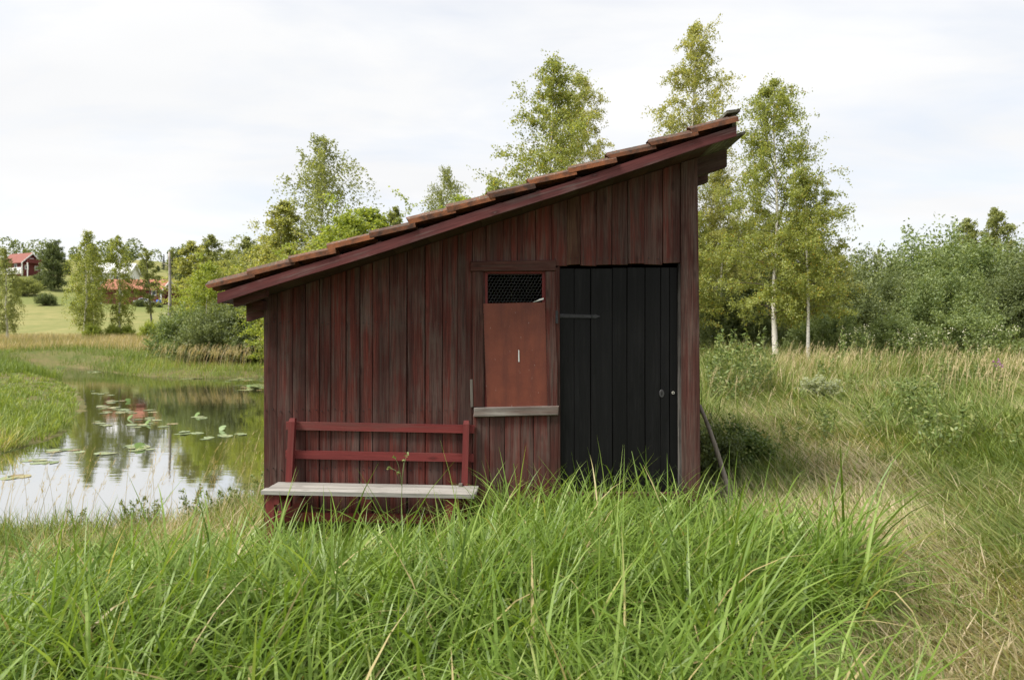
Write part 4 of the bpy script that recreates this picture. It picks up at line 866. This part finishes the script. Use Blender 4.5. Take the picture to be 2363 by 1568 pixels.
mb = MB(); mb.box(-2.2, 2.0, -1.6, 1.6, -1, 1.5); mb.build('wall', M_housered, root); mb = MB(); mb.add([(-2.5, -1.9, 1.52), (2.4, -1.9, 1.52), (2.4, 1.9, 2.1), (-2.5, 1.9, 2.1), (-2.5, -1.9, 1.66), (2.4, -1.9, 1.66), (2.4, 1.9, 2.24), (-2.5, 1.9, 2.24)], [(3, 2, 1, 0), (4, 5, 6, 7), (0, 1, 5, 4), (1, 2, 6, 5), (2, 3, 7, 6), (3, 0, 4, 7)]); mb.build('roof', M_rooftile, root)
gable_house('white_house', 'white house with pale roof half hidden behind the meadow birches', 266, 158, math.radians(8), 8, 6, 3.2, 2.2, M_roofgrey, M_white, .8, (('f', -2, 1, 1.2, 1.4), ('f', 1.4, 1, 1.2, 1.4)), 1.0)
x, y = at(366.5, 134); z = g1(x, y); mb = MB(); mb.tube([(0, 0, 0), (0, 0, .3), (0, 0, .9), (0, 0, 1.15)], [.42, .48, .48, .42], 14); o = mb.build('barrel', M_blue, None, (0, 0, 0), False, loc=(x, y, z)); tag(o, 'blue barrel standing in front of the barn', 'barrel')
# small white car beside the barn
x, y = at(333.5, 133); z = g1(x, y); car = empty('car', (x, y, z), (0, 0, .35)); tag(car, 'small white car parked in front of the barn', 'car')
sec = [(-1.9, .45, .75), (-1.8, .3, .95), (-1.2, .28, 1.05), (-.75, .28, 1.48), (.5, .28, 1.5), (1.05, .28, 1.0), (1.75, .3, .88), (1.95, .42, .65)]
mb = MB(); V = []
for (sx, zl, zt) in sec: V += [(sx, -.8, zl), (sx, .8, zl), (sx, .8 if zt < 1.2 else .62, zt), (sx, -.8 if zt < 1.2 else -.62, zt)]
Fc = [(0, 3, 2, 1), tuple(28 + q for q in (0, 1, 2, 3))] + [(i * 4 + q, i * 4 + (q + 1) % 4, i * 4 + 4 + (q + 1) % 4, i * 4 + 4 + q) for i in range(7) for q in range(4)]
mb.add(V, Fc); mb.build('body', M_carwhite, car)
for sx in (-1.2, 1.2):
    for sy in (-1, 1):
        mb = MB(); mb.tube([(sx, sy * .66, .3), (sx, sy * .84, .3)], .31, 14); mb.build('wheel', M_tyre, car)
for sy in (-1, 1):
    mb = MB(); V = [(-.85, sy * .76, 1.08), (.75, sy * .76, 1.08), (.42, sy * .665, 1.42), (-.68, sy * .665, 1.42)]; V += [(a, b - sy * .03, c) for a, b, c in V]
    mb.add(V, [(0, 1, 2, 3), (7, 6, 5, 4), (0, 4, 5, 1), (1, 5, 6, 2), (2, 6, 7, 3), (3, 7, 4, 0)]); mb.build('side_window', M_glass, car)

# ------------------------------------------------------------------ lily pads
def pad_mesh(seed):
    r = random.Random(seed); n = 15; V = [(0, 0, .0)]
    for i in range(n):
        a = .22 + (6.283 - .44) * i / (n - 1); q = (1 + .06 * math.sin(a * 3 + seed)) * r.uniform(.96, 1.04); V.append((q * math.cos(a), .82 * q * math.sin(a), .012 * math.sin(a * 2 + seed)))
    V2 = [(a, b, c - .03) for a, b, c in V]; m = n + 1
    Fc = [(0, i, i + 1) for i in range(1, n)] + [(m, m + i + 1, m + i) for i in range(1, n)] + [(i, m + i, m + i + 1, i + 1) for i in range(1, n)] + [(0, m, m + 1, 1), (n, m + n, m, 0)]
    return mesh('lily_pad', V + V2, Fc, [M_pad])
PM = [pad_mesh(k) for k in range(4)]
lr = random.Random(9); cnt = 0
CL = [(560, 876, 42, 48, 3), (590, 889, 40, 34, 4), (570, 899, 8, 30, 2), (222, 858, 24, 34, 2.5), (440, 873, 10, 20, 1.5), (215, 907, 7, 26, 5), (262, 927, 9, 28, 3), (215, 938, 8, 22, 2.5), (255, 941, 8, 26, 3), (275, 949, 9, 32, 3), (340, 944, 3, 20, 2), (300, 953, 6, 60, 3),
      (455, 964, 6, 20, 2), (345, 968, 5, 26, 2), (215, 976, 5, 24, 4), (330, 982, 10, 60, 4), (440, 1000, 5, 28, 2), (525, 1005, 4, 22, 3), (330, 1034, 9, 36, 4), (255, 1045, 4, 22, 3), (160, 1040, 7, 40, 4), (90, 1065, 5, 40, 5), (480, 1010, 2, 10, 2), (560, 1000, 3, 20, 3), (30, 1100, 4, 30, 5)]
for (px, py, k, sx, sy) in CL:
    for _ in range(k):
        for _try in range(8):
            qx, qy = lr.gauss(px, sx * .6), lr.gauss(py, sy * .7)
            if qy < 850: continue
            x, y = pond_pt(qx, qy)
            if pond_sd(np.array([x]), np.array([y]))[0] < -.45: break
        else: continue
        s_ = lr.uniform(.075, .145) * (1.25 if qy < 900 else 1); cnt += 1
        o = obj('lily_pad', PM[lr.randrange(4)], None, (x, y, ZW + .004 + .0015 * (cnt % 5)), (lr.gauss(0, .02), lr.gauss(0, .02), lr.uniform(0, 6.28)), (s_, s_, s_))
        tag(o, 'pale green lily pad floating flat on the dark pond', 'lily pad', 'lily pads on the pond')
for px, py in ((300, 966), (341, 978), (455, 960), (322, 1034), (513, 992), (296, 926), (574, 893)):
    x, y = pond_pt(px, py); s_ = .085
    o = obj('lily_leaf', PM[0], None, (x, y, ZW + .05), (.8, lr.uniform(-.3, .3), lr.uniform(-.8, .8)), s_); o.material_slots[0].link = 'OBJECT'; o.material_slots[0].material = M_pad_up
    tag(o, 'bright green lily leaf standing tilted out of the water', 'lily leaf', 'raised lily leaves')

# ------------------------------------------------------------------ grasses
def blades(P, H, W, az, lean, curve, nseg, tw, taper=1.6):
    n = len(P); s = np.linspace(0, 1, nseg + 1); sm = (s[1:] + s[:-1]) / 2
    th = lean[:, None] + curve[:, None] * sm[None, :] ** 1.3
    dr = np.sin(th) * (H / nseg)[:, None]; dz = np.cos(th) * (H / nseg)[:, None]
    r_ = np.concatenate([np.zeros((n, 1)), np.cumsum(dr, 1)], 1); z_ = np.concatenate([np.zeros((n, 1)), np.cumsum(dz, 1)], 1)
    C = np.stack([P[:, 0:1] + r_ * np.cos(az)[:, None], P[:, 1:2] + r_ * np.sin(az)[:, None], P[:, 2:3] + z_], -1)
    wd = np.stack([-np.sin(az + tw), np.cos(az + tw), np.zeros(n)], -1)
    wp = np.interp(s, [0, .3, .65, 1], [.75, 1, .75, .04]) if taper > 1 else np.interp(s, [0, 1], [1, .5])
    off = wd[:, None, :] * (W[:, None] * wp[None, :] * .5)[..., None]
    V = np.stack([C - off, C + off], 2).reshape(-1, 3); m = (nseg + 1) * 2
    b = (np.arange(n) * m)[:, None] + (np.arange(nseg) * 2)[None, :]
    return V, np.stack([b, b + 1, b + 3, b + 2], -1).reshape(-1, 4)
def in_shed(x, y): return (x > XL - .03) & (x < XR + .03) & (y > -.03) & (y < YB + .03)
def scatter(r, n, xr, yr, dens, margin=.85, pond=.08, fr=True):
    x = r.uniform(*xr, n); y = r.uniform(*yr, n)
    k = r.uniform(size=n) < dens(x, y)
    if fr: k &= np.abs(x) < margin * (y + D0) + .9
    x, y = x[k], y[k]; k = ~in_shed(x, y)
    if pond is not None: k &= pond_sd(x, y) > pond
    return x[k], y[k]
def scatter2(r, n, pr, dr, dens, pond=.08):
    px = r.uniform(*pr, n); d = np.exp(r.uniform(math.log(dr[0]), math.log(dr[1]), n)); x = (px - CX) * d / F; y = d - D0
    k = (r.uniform(size=n) < dens(x, y)) & ~in_shed(x, y); x, y = x[k], y[k]
    if pond is not None: k = pond_sd(x, y) > pond; x, y = x[k], y[k]
    return x, y
def grass(name, label, mat, r, x, y, H, W, lean, curve, nseg, tone, az=None, cat='grass', tw=None, taper=2):
    P = np.stack([x, y, gz(x, y) - .02], -1); n = len(x)
    az = r.uniform(0, 6.283, n) if az is None else az
    tw = r.normal(0, .6, n) if tw is None else tw
    V, Fc = blades(P, H, W, az, lean, curve, nseg, tw, taper)
    o = obj(name, mesh(name, V, Fc, [mat], False, None, np.repeat(np.clip(tone, 0, 1), nseg)))
    tag(o, label, cat, kind='stuff'); return n
r = np.random.default_rng(1)
def sedge_edge(y): return .88 + .78 * ss(-3.4, -1.6, y) - .25 * ss(-.9, .0, y) + .18 * np.sin(y * 3.1)
def patch(x, y): return np.clip((fbm(x, y, .9, 31) - .28) * 2.2, .1, 1)
NB = 0
# tall sedge in front of the shed
def dens(x, y):
    core = ss(.55, -.30, x - sedge_edge(y))
    lft = 1 + .15 * ss(-1.6, -3.0, x)
    bank = ss(-4.2, -3.0, x) if False else 1
    under = 1 - .9 * ((x < -.2) & (y > -.62))
    return core * lft * under * patch(x, y) * ss(-4.6, -3.6, y) * (1 - .6 * ss(-1.9, -2.6, x) * ss(-.6, -.1, y))
cx0, cy0 = scatter(r, 6700, (-5.9, 2.4), (-4.5, -.02), lambda a, b: np.clip(dens(a, b) * 1.25, 0, 1)); nc = len(cx0)
k = r.poisson(19, nc).clip(6, 34); ci = np.repeat(np.arange(nc), k); n = len(ci); az = r.uniform(0, 6.283, n); rad = np.abs(r.normal(0, .055, n))
x = cx0[ci] + rad * np.cos(az); y = cy0[ci] + rad * np.sin(az); q = ~in_shed(x, y) & ~((y > -.45) & (x > -2.0) & (x < -.25) & (r.uniform(size=n) < .6)); x, y, az, ci = x[q], y[q], az[q], ci[q]; n = len(x)
ch = (.66 + .16 * r.normal(size=nc).clip(-1.6, 1.8)); ct = .46 + .13 * r.normal(size=nc); cd = r.normal(0, .8, nc)
hh = ch[ci] * r.uniform(.5, 1.2, n) * (.70 + .45 * fbm(x, y, 1.3, 8)) * (1 - .04 * ss(-1.4, -3, x)) * (1 - .25 * ss(-2.4, -3.8, y)) * (1 - .14 * ss(-2.2, -1.2, y))
hh *= 1 - .40 * ss(.1, -.5, x) * ss(-2.2, -1.0, y)
NB += grass('sedge_grass', 'tall bright green sedge growing thickly in front of the shed', G_sedge, r, x, y, (1.14 * hh).clip(.18, 1.1), r.uniform(.007, .019, n), np.abs(r.normal(.30, .20, n)), r.gamma(3.0, .66, n).clip(.3, 2.9), 6,
      ct[ci] + .18 * r.normal(size=n) + .25 * (fbm(x, y, 1.2, 44) - .5) + (r.uniform(size=n) < .02) * .6, az=az + .5 * np.sin(cd[ci] - az) + r.normal(0, .35, n))
# shorter fine grass between and on the near left
def dens(x, y): return np.clip(ss(.5, -.1, x - sedge_edge(y)) * (.45 + .55 * fbm(x, y, .8, 61)), 0, 1) * ss(-4.8, -4.0, y)
x, y = scatter(r, 60000, (-6.4, 2.6), (-4.8, 3.0), lambda a, b: dens(a, b) * (1 - .8 * (b > .5) * (a > -2.1))); n = len(x)
NB += grass('undergrowth_grass', 'fine short grass filling the sedge and the near bank', G_fresh, r, x, y, r.uniform(.14, .36, n) * (1 - .3 * ss(-1.8, -3, x)), r.uniform(.003, .006, n), np.abs(r.normal(.25, .2, n)), r.gamma(2, .4, n).clip(0, 2), 3,
      .42 + .24 * r.normal(size=n) + .6 * ss(.55, .75, fbm(x, y, .7, 62)) * ss(-.9, .2, y) * ss(-1.5, -2.5, x))
# mown, trampled grass right of the sedge
x, y = scatter2(r, 104000, (1450, 2650), (2.3, 16), lambda a, b: ss(-.35, .3, a - np.where(b < 0, sedge_edge(b), 1.5)) * (.35 + .65 * ss(16, 9, b + D0))); n = len(x)
pt = fbm(x, y, 1.5, 71); swath = .5 + .5 * np.sin((x * .9 - y * .55 + 1.3 * fbm(x, y, 2.5, 72)) * 2.6)
pathm = ss(1.1, .3, np.abs(x - (2.35 + .22 * (y + 3) + .3 * np.sin(y * .9)))) * ss(6, 2, y)
NB += grass('mown_grass', 'flattened mown grass mixed green and straw on the path', G_mown, r, x, y, r.uniform(.12, .36, n) * (1 - .25 * pathm) * (1 + .03 * (y + D0)), r.uniform(.0035, .008, n) * (.9 + .11 * (y + D0)), (1.25 - .55 * pt + .25 * r.normal(size=n)).clip(.1, 1.5), r.uniform(.0, .5, n), 2,
      .30 - .10 * ss(-1, 2.5, y) + .40 * pathm + .9 * (pt - .45) + .22 * (swath - .4) + .27 * r.normal(size=n), az=np.where(r.uniform(size=n) < .65, 2.7 + 1.6 * (fbm(x, y, 2.2, 73) - .5) * 3 + r.normal(0, .35, n), r.uniform(0, 6.283, n)))
# clumped tufts standing in the mown part, then the taller meadow tussocks behind
def tussocks(name, label, mat, r, cx, cy, kmean, rad, H, W, tone, tsd=.16, nseg=3, lean=.25):
    nc = len(cx); k = r.poisson(kmean, nc).clip(5, None); ci = np.repeat(np.arange(nc), k); n = len(ci); az = r.uniform(0, 6.283, n)
    q = np.abs(r.normal(0, 1, n)) * rad[ci]; x = cx[ci] + q * np.cos(az); y = cy[ci] + q * np.sin(az)
    m = ~in_shed(x, y) & (pond_sd(x, y) > .05); x, y, az, ci = x[m], y[m], az[m], ci[m]; n = len(x)
    return grass(name, label, mat, r, x, y, H[ci] * r.uniform(.5, 1.15, n), W[ci] * r.uniform(.6, 1.3, n), np.abs(r.normal(lean, .2, n)), r.gamma(2.2, .5, n).clip(.1, 2.4), nseg, tone[ci] + tsd * r.normal(size=n), az=az + r.normal(.15, .5, n))
x, y = scatter2(r, 1500, (1520, 2620), (2.7, 14), lambda a, b: ss(.1, .6, a - np.where(b < 0, sedge_edge(b), 1.6)) * (.15 + .85 * ss(.42, .62, fbm(a, b, 1.6, 81))) * (1 - .75 * ss(.9, .3, np.abs(a - (2.35 + .22 * (b + 3)))) * (b < 2))); n = len(x); d_ = y + D0
NB += tussocks('tufted_grass', 'rounded tufts of grass standing in the mown strip', G_mown, r, x, y, 34, r.uniform(.05, .16, n) * (.7 + .06 * d_), r.uniform(.10, .30, n) * (.6 + .06 * d_), .0045 + .0011 * d_, .18 + .22 * ss(.5, .7, fbm(x, y, 2.3, 82)) + .10 * r.normal(size=n))
x, y = scatter2(r, 1150, (1600, 2650), (9.5, 26), lambda a, b: ss(0, 2.5, b - 7.2 + 3.2 * ss(4.2, 1.8, a) - 1.2 * np.sin(a * .8) - 1.8 * ss(5, 9, a)), pond=.3); n = len(x)
tn = ss(.40, .62, fbm(x, y, 2.6, 92))
NB += tussocks('meadow_grass', 'tall tussocky meadow grass, green with straw stalks, below the birches', G_mown, r, x, y, 52, r.uniform(.10, .34, n), r.uniform(.42, .95, n) * (.75 + .4 * fbm(x, y, 1.5, 93)), r.uniform(.008, .014, n), .14 + .30 * tn + .12 * r.normal(size=n) + .10 * ss(5, 9, x), .18, 3, .18)
x, y = scatter2(r, 620, (1000, 1640), (9.5, 34), lambda a, b: a * 0 + 1, pond=.3); n = len(x)
NB += tussocks('back_meadow_grass', 'rough green grass behind the shed', G_mown, r, x, y, 40, r.uniform(.15, .4, n), r.uniform(.35, .7, n), r.uniform(.010, .016, n), .22 + .14 * r.normal(size=n), .18, 2, .18)
# straw plumes
def plumes(name, label, r, x, y, H, tone0, size=1.0):
    n = len(x); z = gz(x, y); az = r.normal(.1, .7, n); ln = np.abs(r.normal(.12, .08, n)); cv = r.uniform(.2, .6, n); P = np.stack([x, y, z], -1)
    V1, F1 = blades(P, H, np.full(n, .006 * size), az, ln, cv, 4, r.normal(0, .5, n), 1)
    tip = V1.reshape(n, -1, 3)[:, -1]; pre = V1.reshape(n, -1, 3)[:, -3]; k = 12
    q = r.uniform(-.2, 1.0, (n, k, 1)); C = pre[:, None] + (tip - pre)[:, None] * q + r.normal(size=(n, k, 3)) * .012 * size
    C = C.reshape(-1, 3); m = n * k
    V2, F2 = blades(C, r.uniform(.04, .09, m) * size, r.uniform(.006, .012, m) * size, np.repeat(az, k) + r.normal(0, .5, m), np.abs(r.normal(.5, .3, m)), r.uniform(0, .5, m), 1, r.normal(0, 1, m))
    tn = np.concatenate([np.repeat(tone0 + .12 * r.normal(size=n), 4), (tone0 + .15 + .15 * r.normal(size=m))]).clip(0, 1)
    o = obj(name, mesh(name, np.concatenate([V1, V2]), np.concatenate([F1, F2 + len(V1)]), [G_tan], False, None, tn)); tag(o, label, 'grass', kind='stuff')
def around(r, pts):
    X_, Y_ = [], []
    for (px, d, k, sx, sy) in pts:
        x, y = at(px, d); X_.append(r.normal(x, sx, k)); Y_.append(r.normal(y, sy, k))
    x, y = np.concatenate(X_), np.concatenate(Y_); q = ~in_shed(x, y) & (pond_sd(x, y) > .05); return x[q], y[q]
x, y = around(r, [(1890, 15.5, 110, .5, .5), (1830, 15, 40, .5, .5), (2250, 14, 50, 1.0, .8), (2330, 11, 70, .6, .8), (2340, 13, 80, .8, .9), (2130, 16, 30, 1.0, .8), (1700, 10, 20, .4, .5)])
plumes('straw_grass', 'straw coloured feathery grass stalks on the right meadow', r, x, y, r.uniform(.6, .95, len(x)), .6)
x, y = around(r, [(500, 37.5, 60, 1.3, .5), (548, 37, 55, 1.0, .4), (440, 38.5, 50, 1.2, .6), (390, 39, 25, 1.0, .6)])
plumes('reed_plumes', 'buff feathery reed plumes on the far bank', r, x, y, r.uniform(.95, 1.5, len(x)), .65, 2.0)
x, y = around(r, [(90, 6.6, 26, .5, .25), (180, 6.6, 14, .5, .2), (330, 6.8, 14, .5, .2), (30, 6.5, 26, .5, .3), (440, 7.2, 12, .4, .2), (560, 8.0, 16, .3, .3)])
plumes('bank_stalks', 'thin dry seed stalks along the near water edge', r, x, y, r.uniform(.35, .95, len(x)), .55, .7)
# the grassy spit on the left and the far bank
x, y = scatter2(r, 1500, (-220, 260), (9.3, 43), lambda a, b: (.5 + .5 * fbm(a, b, 1.2, 95)) * (a < -6.5), pond=.0); n = len(x); dd = y + D0
NB += tussocks('spit_grass', 'soft green tussock grass on the low spit in the pond', G_fresh, r, x, y, 26, r.uniform(.08, .22, n) * (.6 + .045 * dd), r.uniform(.2, .62, n) * (.65 + .5 * fbm(x, y, 1.6, 96)) * (1 - .6 * ss(13, 26, dd)), .0055 + .0008 * dd, .40 + .14 * r.normal(size=n) + .3 * (fbm(x, y, 1.9, 94) - .5) + .5 * ss(1.3, .2, pond_sd(x, y)) * ss(15, 10, dd), .17, 3, .2)
x, y = scatter2(r, 62000, (-220, 1150), (32.5, 62), lambda a, b: (.35 + .65 * fbm(a, b, 2.4, 97)) * ss(18, 10, pond_sd(a, b)), pond=-.2); n = len(x); dd = y + D0
sd_ = pond_sd(x, y)
NB += grass('bank_grass', 'long pale green grass and sedge on the far bank', G_fresh, r, x, y, r.uniform(.35, .85, n) * (.45 + .8 * fbm(x, y, 2.2, 98)) * (1 - .3 * ss(-22, -18, x)), .020 * r.uniform(.6, 1.3, n), np.abs(r.normal(.15, .15, n)), r.uniform(.3, 1.3, n), 2, .50 + .2 * r.normal(size=n) + .3 * (fbm(x, y, 3, 99) - .5) - .32 * ss(-20, -24, x) * ss(9, 5, sd_))
x, y = scatter2(r, 52000, (-220, 720), (47, 82), lambda a, b: .35 + .65 * fbm(a, b, 4, 100), pond=4.5); n = len(x)
NB += grass('dry_meadow_grass', 'tan dry meadow grass beyond the pond', G_tan, r, x, y, r.uniform(.5, 1.0, n), r.uniform(.02, .04, n), np.abs(r.normal(.1, .12, n)), r.uniform(.1, .8, n), 2, .62 + .2 * r.normal(size=n) - .45 * ss(.55, .7, fbm(x, y, 6, 101)))
# near left bank: mixed weeds behind the sedge
x, y = scatter(r, 26000, (-7, -2.05), (-.9, 6), lambda a, b: ss(2.2, .3, pond_sd(a, b)) * (.35 + .65 * fbm(a, b, .6, 103)), pond=-.1); n = len(x)
NB += grass('bank_weeds_grass', 'mixed dry and green grass on the near pond bank', G_mown, r, x, y, r.uniform(.10, .34, n), r.uniform(.003, .007, n), np.abs(r.normal(.4, .3, n)), r.uniform(.2, 1.5, n), 3, .32 + .55 * ss(.45, .62, fbm(x, y, .7, 104)) + .18 * r.normal(size=n))

x = r.uniform(-4.9, -2.12, 900); y = r.uniform(-1.0, 2.8, 900); q = (pond_sd(x, y) > .02) & (r.uniform(size=900) < .25 + .75 * fbm(x, y, .8, 107)); x, y = x[q], y[q]; n = len(x)
NB += tussocks('bank_tussocks', 'dry brown and green weeds tangled on the near pond bank', G_mown, r, x, y, 22, r.uniform(.04, .10, n), r.uniform(.16, .42, n), r.uniform(.004, .007, n), .25 + .65 * ss(.45, .6, fbm(x, y, .55, 108)) + .08 * r.normal(size=n), .15, 3, .35)
# ------------------------------------------------------------------ single plants
def make_weed(seed, H=.9, ns=4, per=26, l=.032, w_=.013, flower=None, spread=.12, fl_n=30, fl_r=.05):
    r = np.random.default_rng(seed); Vt, Ft, nv, C, FC = [], [], 0, [], []
    for i in range(ns):
        a = r.uniform(0, 6.28); h = H * r.uniform(.7, 1.0); b0 = r.normal(0, .03, 3); b0[2] = -.03
        tp = np.array([spread * math.cos(a) * h, spread * math.sin(a) * h, h]); t = np.linspace(0, 1, 6)[:, None]
        P = b0 + (tp - b0) * t; P[:, :2] += .03 * np.sin(t * 4 + a); v, f = tube_np(P, np.linspace(.004, .0018, 6), 4); Vt.append(v); Ft.append(f + nv); nv += len(v)
        q = r.uniform(.15, 1, per); C.append(b0 + (tp - b0) * q[:, None] + r.normal(size=(per, 3)) * np.array([.04, .04, .02]) * (1.25 - q)[:, None] * 1.3)
        if flower: FC.append(tp + r.normal(size=(fl_n, 3)) * np.array([fl_r, fl_r, fl_r * .9]))
    V, Fc = leaf_quads(np.concatenate(C), r, l, w_, -.1)
    out = [mesh('stem', np.concatenate(Vt), np.concatenate(Ft), [M_weedstem], True), mesh('leaves', V, Fc, [L_weed], False, None, r.uniform(.2, 1, len(Fc)))]
    if flower:
        V, Fc = leaf_quads(np.concatenate(FC), r, .014, .011, 0); out.append(mesh('flower_head', V, Fc, [flower], False, None, r.uniform(0, 1, len(Fc))))
    return out
M_weedstem = m_plain('weed_stem', (.14, .17, .06), .7)
def weed(proto, name, label, px, d, cat='plant', group=None, s=1.0, xy=None):
    x, y = xy if xy else at(px, d); root = empty(name, (x, y, g1(x, y)), (0, 0, hash_(px + d) * 6.28)); root.scale = (s, s, s)
    for m_ in proto:
        o_ = obj(m_.name.split('.')[0], m_, root)
        if o_.name.startswith('flower'): o_['kind'] = 'stuff'
    tag(root, label, cat, group); return root
W_tall = [make_weed(301 + k, 1.35, 6, 46, .045, .016, None, .14) for k in range(3)]
W_mead = [make_weed(311 + k, 1.0, 4, 34, .040, .016, L_cream, .16, 7, .035) for k in range(3)]
W_bank = [make_weed(321 + k, .62, 6, 40, .032, .014, None, .35) for k in range(3)]
W_pur = make_weed(331, .8, 3, 26, .034, .012, L_purple, .12, 16, .03)
for i, (px, d) in enumerate(((1645, 11.5), (1675, 12), (1700, 12.5), (1722, 12), (1740, 12.8), (1760, 13), (1690, 11), (1655, 12.5), (1715, 13.4), (1775, 13.2), (1640, 13), (1668, 13.6))):
    weed(W_tall[i % 3], 'leafy_weed', 'tall light green leafy weed growing beyond the shed corner', px, d, group='tall weeds by the shed corner', s=.72 + .36 * hash_(px))
for i, (px, d) in enumerate(((1960, 18), (1990, 18.5), (2010, 17.5), (2060, 18.5), (2090, 17.5), (2130, 18.5), (2160, 19), (2175, 17), (2240, 18), (2270, 17.5), (2290, 18.5), (1935, 17.5), (2100, 19.2), (2330, 18.8))):
    weed(W_mead[i % 3], 'flowering_weed', 'cream flowered meadow weed in front of the willow thicket', px, d, group='cream flowered weeds', s=.95 + .25 * hash_(px))
for i in range(26):
    px = 1780 + 560 * hash_(i * 2.17 + .4); d = 7.5 + 9.0 * hash_(i * 4.71 + .2)
    weed(W_bank[i % 3], 'meadow_weed', 'low dark green weed tuft in the meadow right of the shed', px, d, group='weeds in the right meadow', s=.6 + .6 * hash_(i * 1.3))
weed(W_pur, 'purple_flower', 'purple flower spike standing among straw grass', 2302, 12.5, 'flower', s=1.1)
nb_ = 0
for i in range(400):
    q = hash_(i * 3.31 + .7); x = -4.3 + 2.2 * hash_(i * 7.77 + .3); y = -.6 + 4.0 * hash_(i * 5.13 + .9)
    sdv = pond_sd(np.array([x]), np.array([y]))[0]
    if nb_ >= 18 or sdv < .03 or sdv > .75 or in_shed(np.array([x]), np.array([y]))[0]: continue
    nb_ += 1; weed(W_bank[i % 3], 'bank_weed', 'small bushy weed on the near bank between shed and pond', x * 100, i, group='weeds on the near bank', s=.32 + .38 * q, xy=(x, y))
put(P_leafy, 'ivy_shrub', 'dark leafy low shrub at the right corner of the shed', 'shrub', 1652, 6.75, None, L_dark, h=.62, ws=.8, **sh)
put(P_leafy, 'ivy_shrub', 'small leafy shrub beside the foot of the leaning pole', 'shrub', 1712, 7.2, None, L_weed, h=.5, ws=1.2, **sh)
put(P_leafy, 'pale_shrub', 'low whitish leaved cuttings lying in the mown meadow', 'plant', 1890, 12.2, None, m_leaf('pale_leaf', [(0, (.25, .29, .17)), (1, (.55, .58, .45))]), h=.4, ws=1.6, **sh)
# weed reaching up in front of the bench
mb = MB(); q0 = Vector((-.83, -.50, g1(-.83, -.50)))
st = [q0, q0 + Vector((.0, -.01, .3)), q0 + Vector((.005, 0, .55)), q0 + Vector((.02, 0, .68))]
mb.tube(st, [.003, .003, .0025, .0015], 5)
for a, (ex, ez) in ((0, (-.09, .62)), (1, (-.05, .70)), (2, (.04, .72)), (3, (-.02, .585))):
    b = q0 + Vector((.003, 0, .48)); e_ = q0 + Vector((ex, 0, ez)); mb.tube([b, b.lerp(e_, .5) + Vector((0, 0, .05)), e_], [.0018, .0016, .0012], 4)
root = empty('slender_weed', tuple(q0)); tag(root, 'slender branching weed rising in front of the bench seat', 'plant')
mb.build('stem', M_weedstem, root, tuple(q0), True)
rl = np.random.default_rng(5); C = np.concatenate([np.array(q0 + Vector((ex, 0, ez))) + rl.normal(size=(7, 3)) * .009 for ex, ez in ((-.09, .62), (-.05, .70), (.04, .72), (-.02, .585), (.02, .68))]) - np.array(q0)
V, Fc = leaf_quads(C, rl, .012, .007, 0); obj('seed_head', mesh('seed_head', V, Fc, [L_weed], False, None, rl.uniform(.3, 1, len(Fc))), root)
# lone sedge clump on the path at lower right
rc = np.random.default_rng(6); x0c, y0c = at(2012, 3.55); n = 11
P = np.stack([np.full(n, 0) + rc.normal(0, .02, n), rc.normal(0, .02, n), np.full(n, -.02)], -1)
V, Fc = blades(P, rc.uniform(.22, .5, n), rc.uniform(.008, .014, n), rc.normal(.1, .6, n), np.abs(rc.normal(.12, .16, n)), rc.uniform(0, .5, n), 5, rc.normal(0, .4, n))
o = obj('sedge_clump', mesh('sedge_clump', V, Fc, [G_sedge], False, None, np.repeat(rc.uniform(.5, .9, n), 5)), None, (x0c, y0c, g1(x0c, y0c))); tag(o, 'lone clump of broad sedge blades on the trodden path', 'grass clump')
print('BLADES', NB, 'TRIS', sum(len(m_.polygons) * 2 for m_ in bpy.data.meshes))
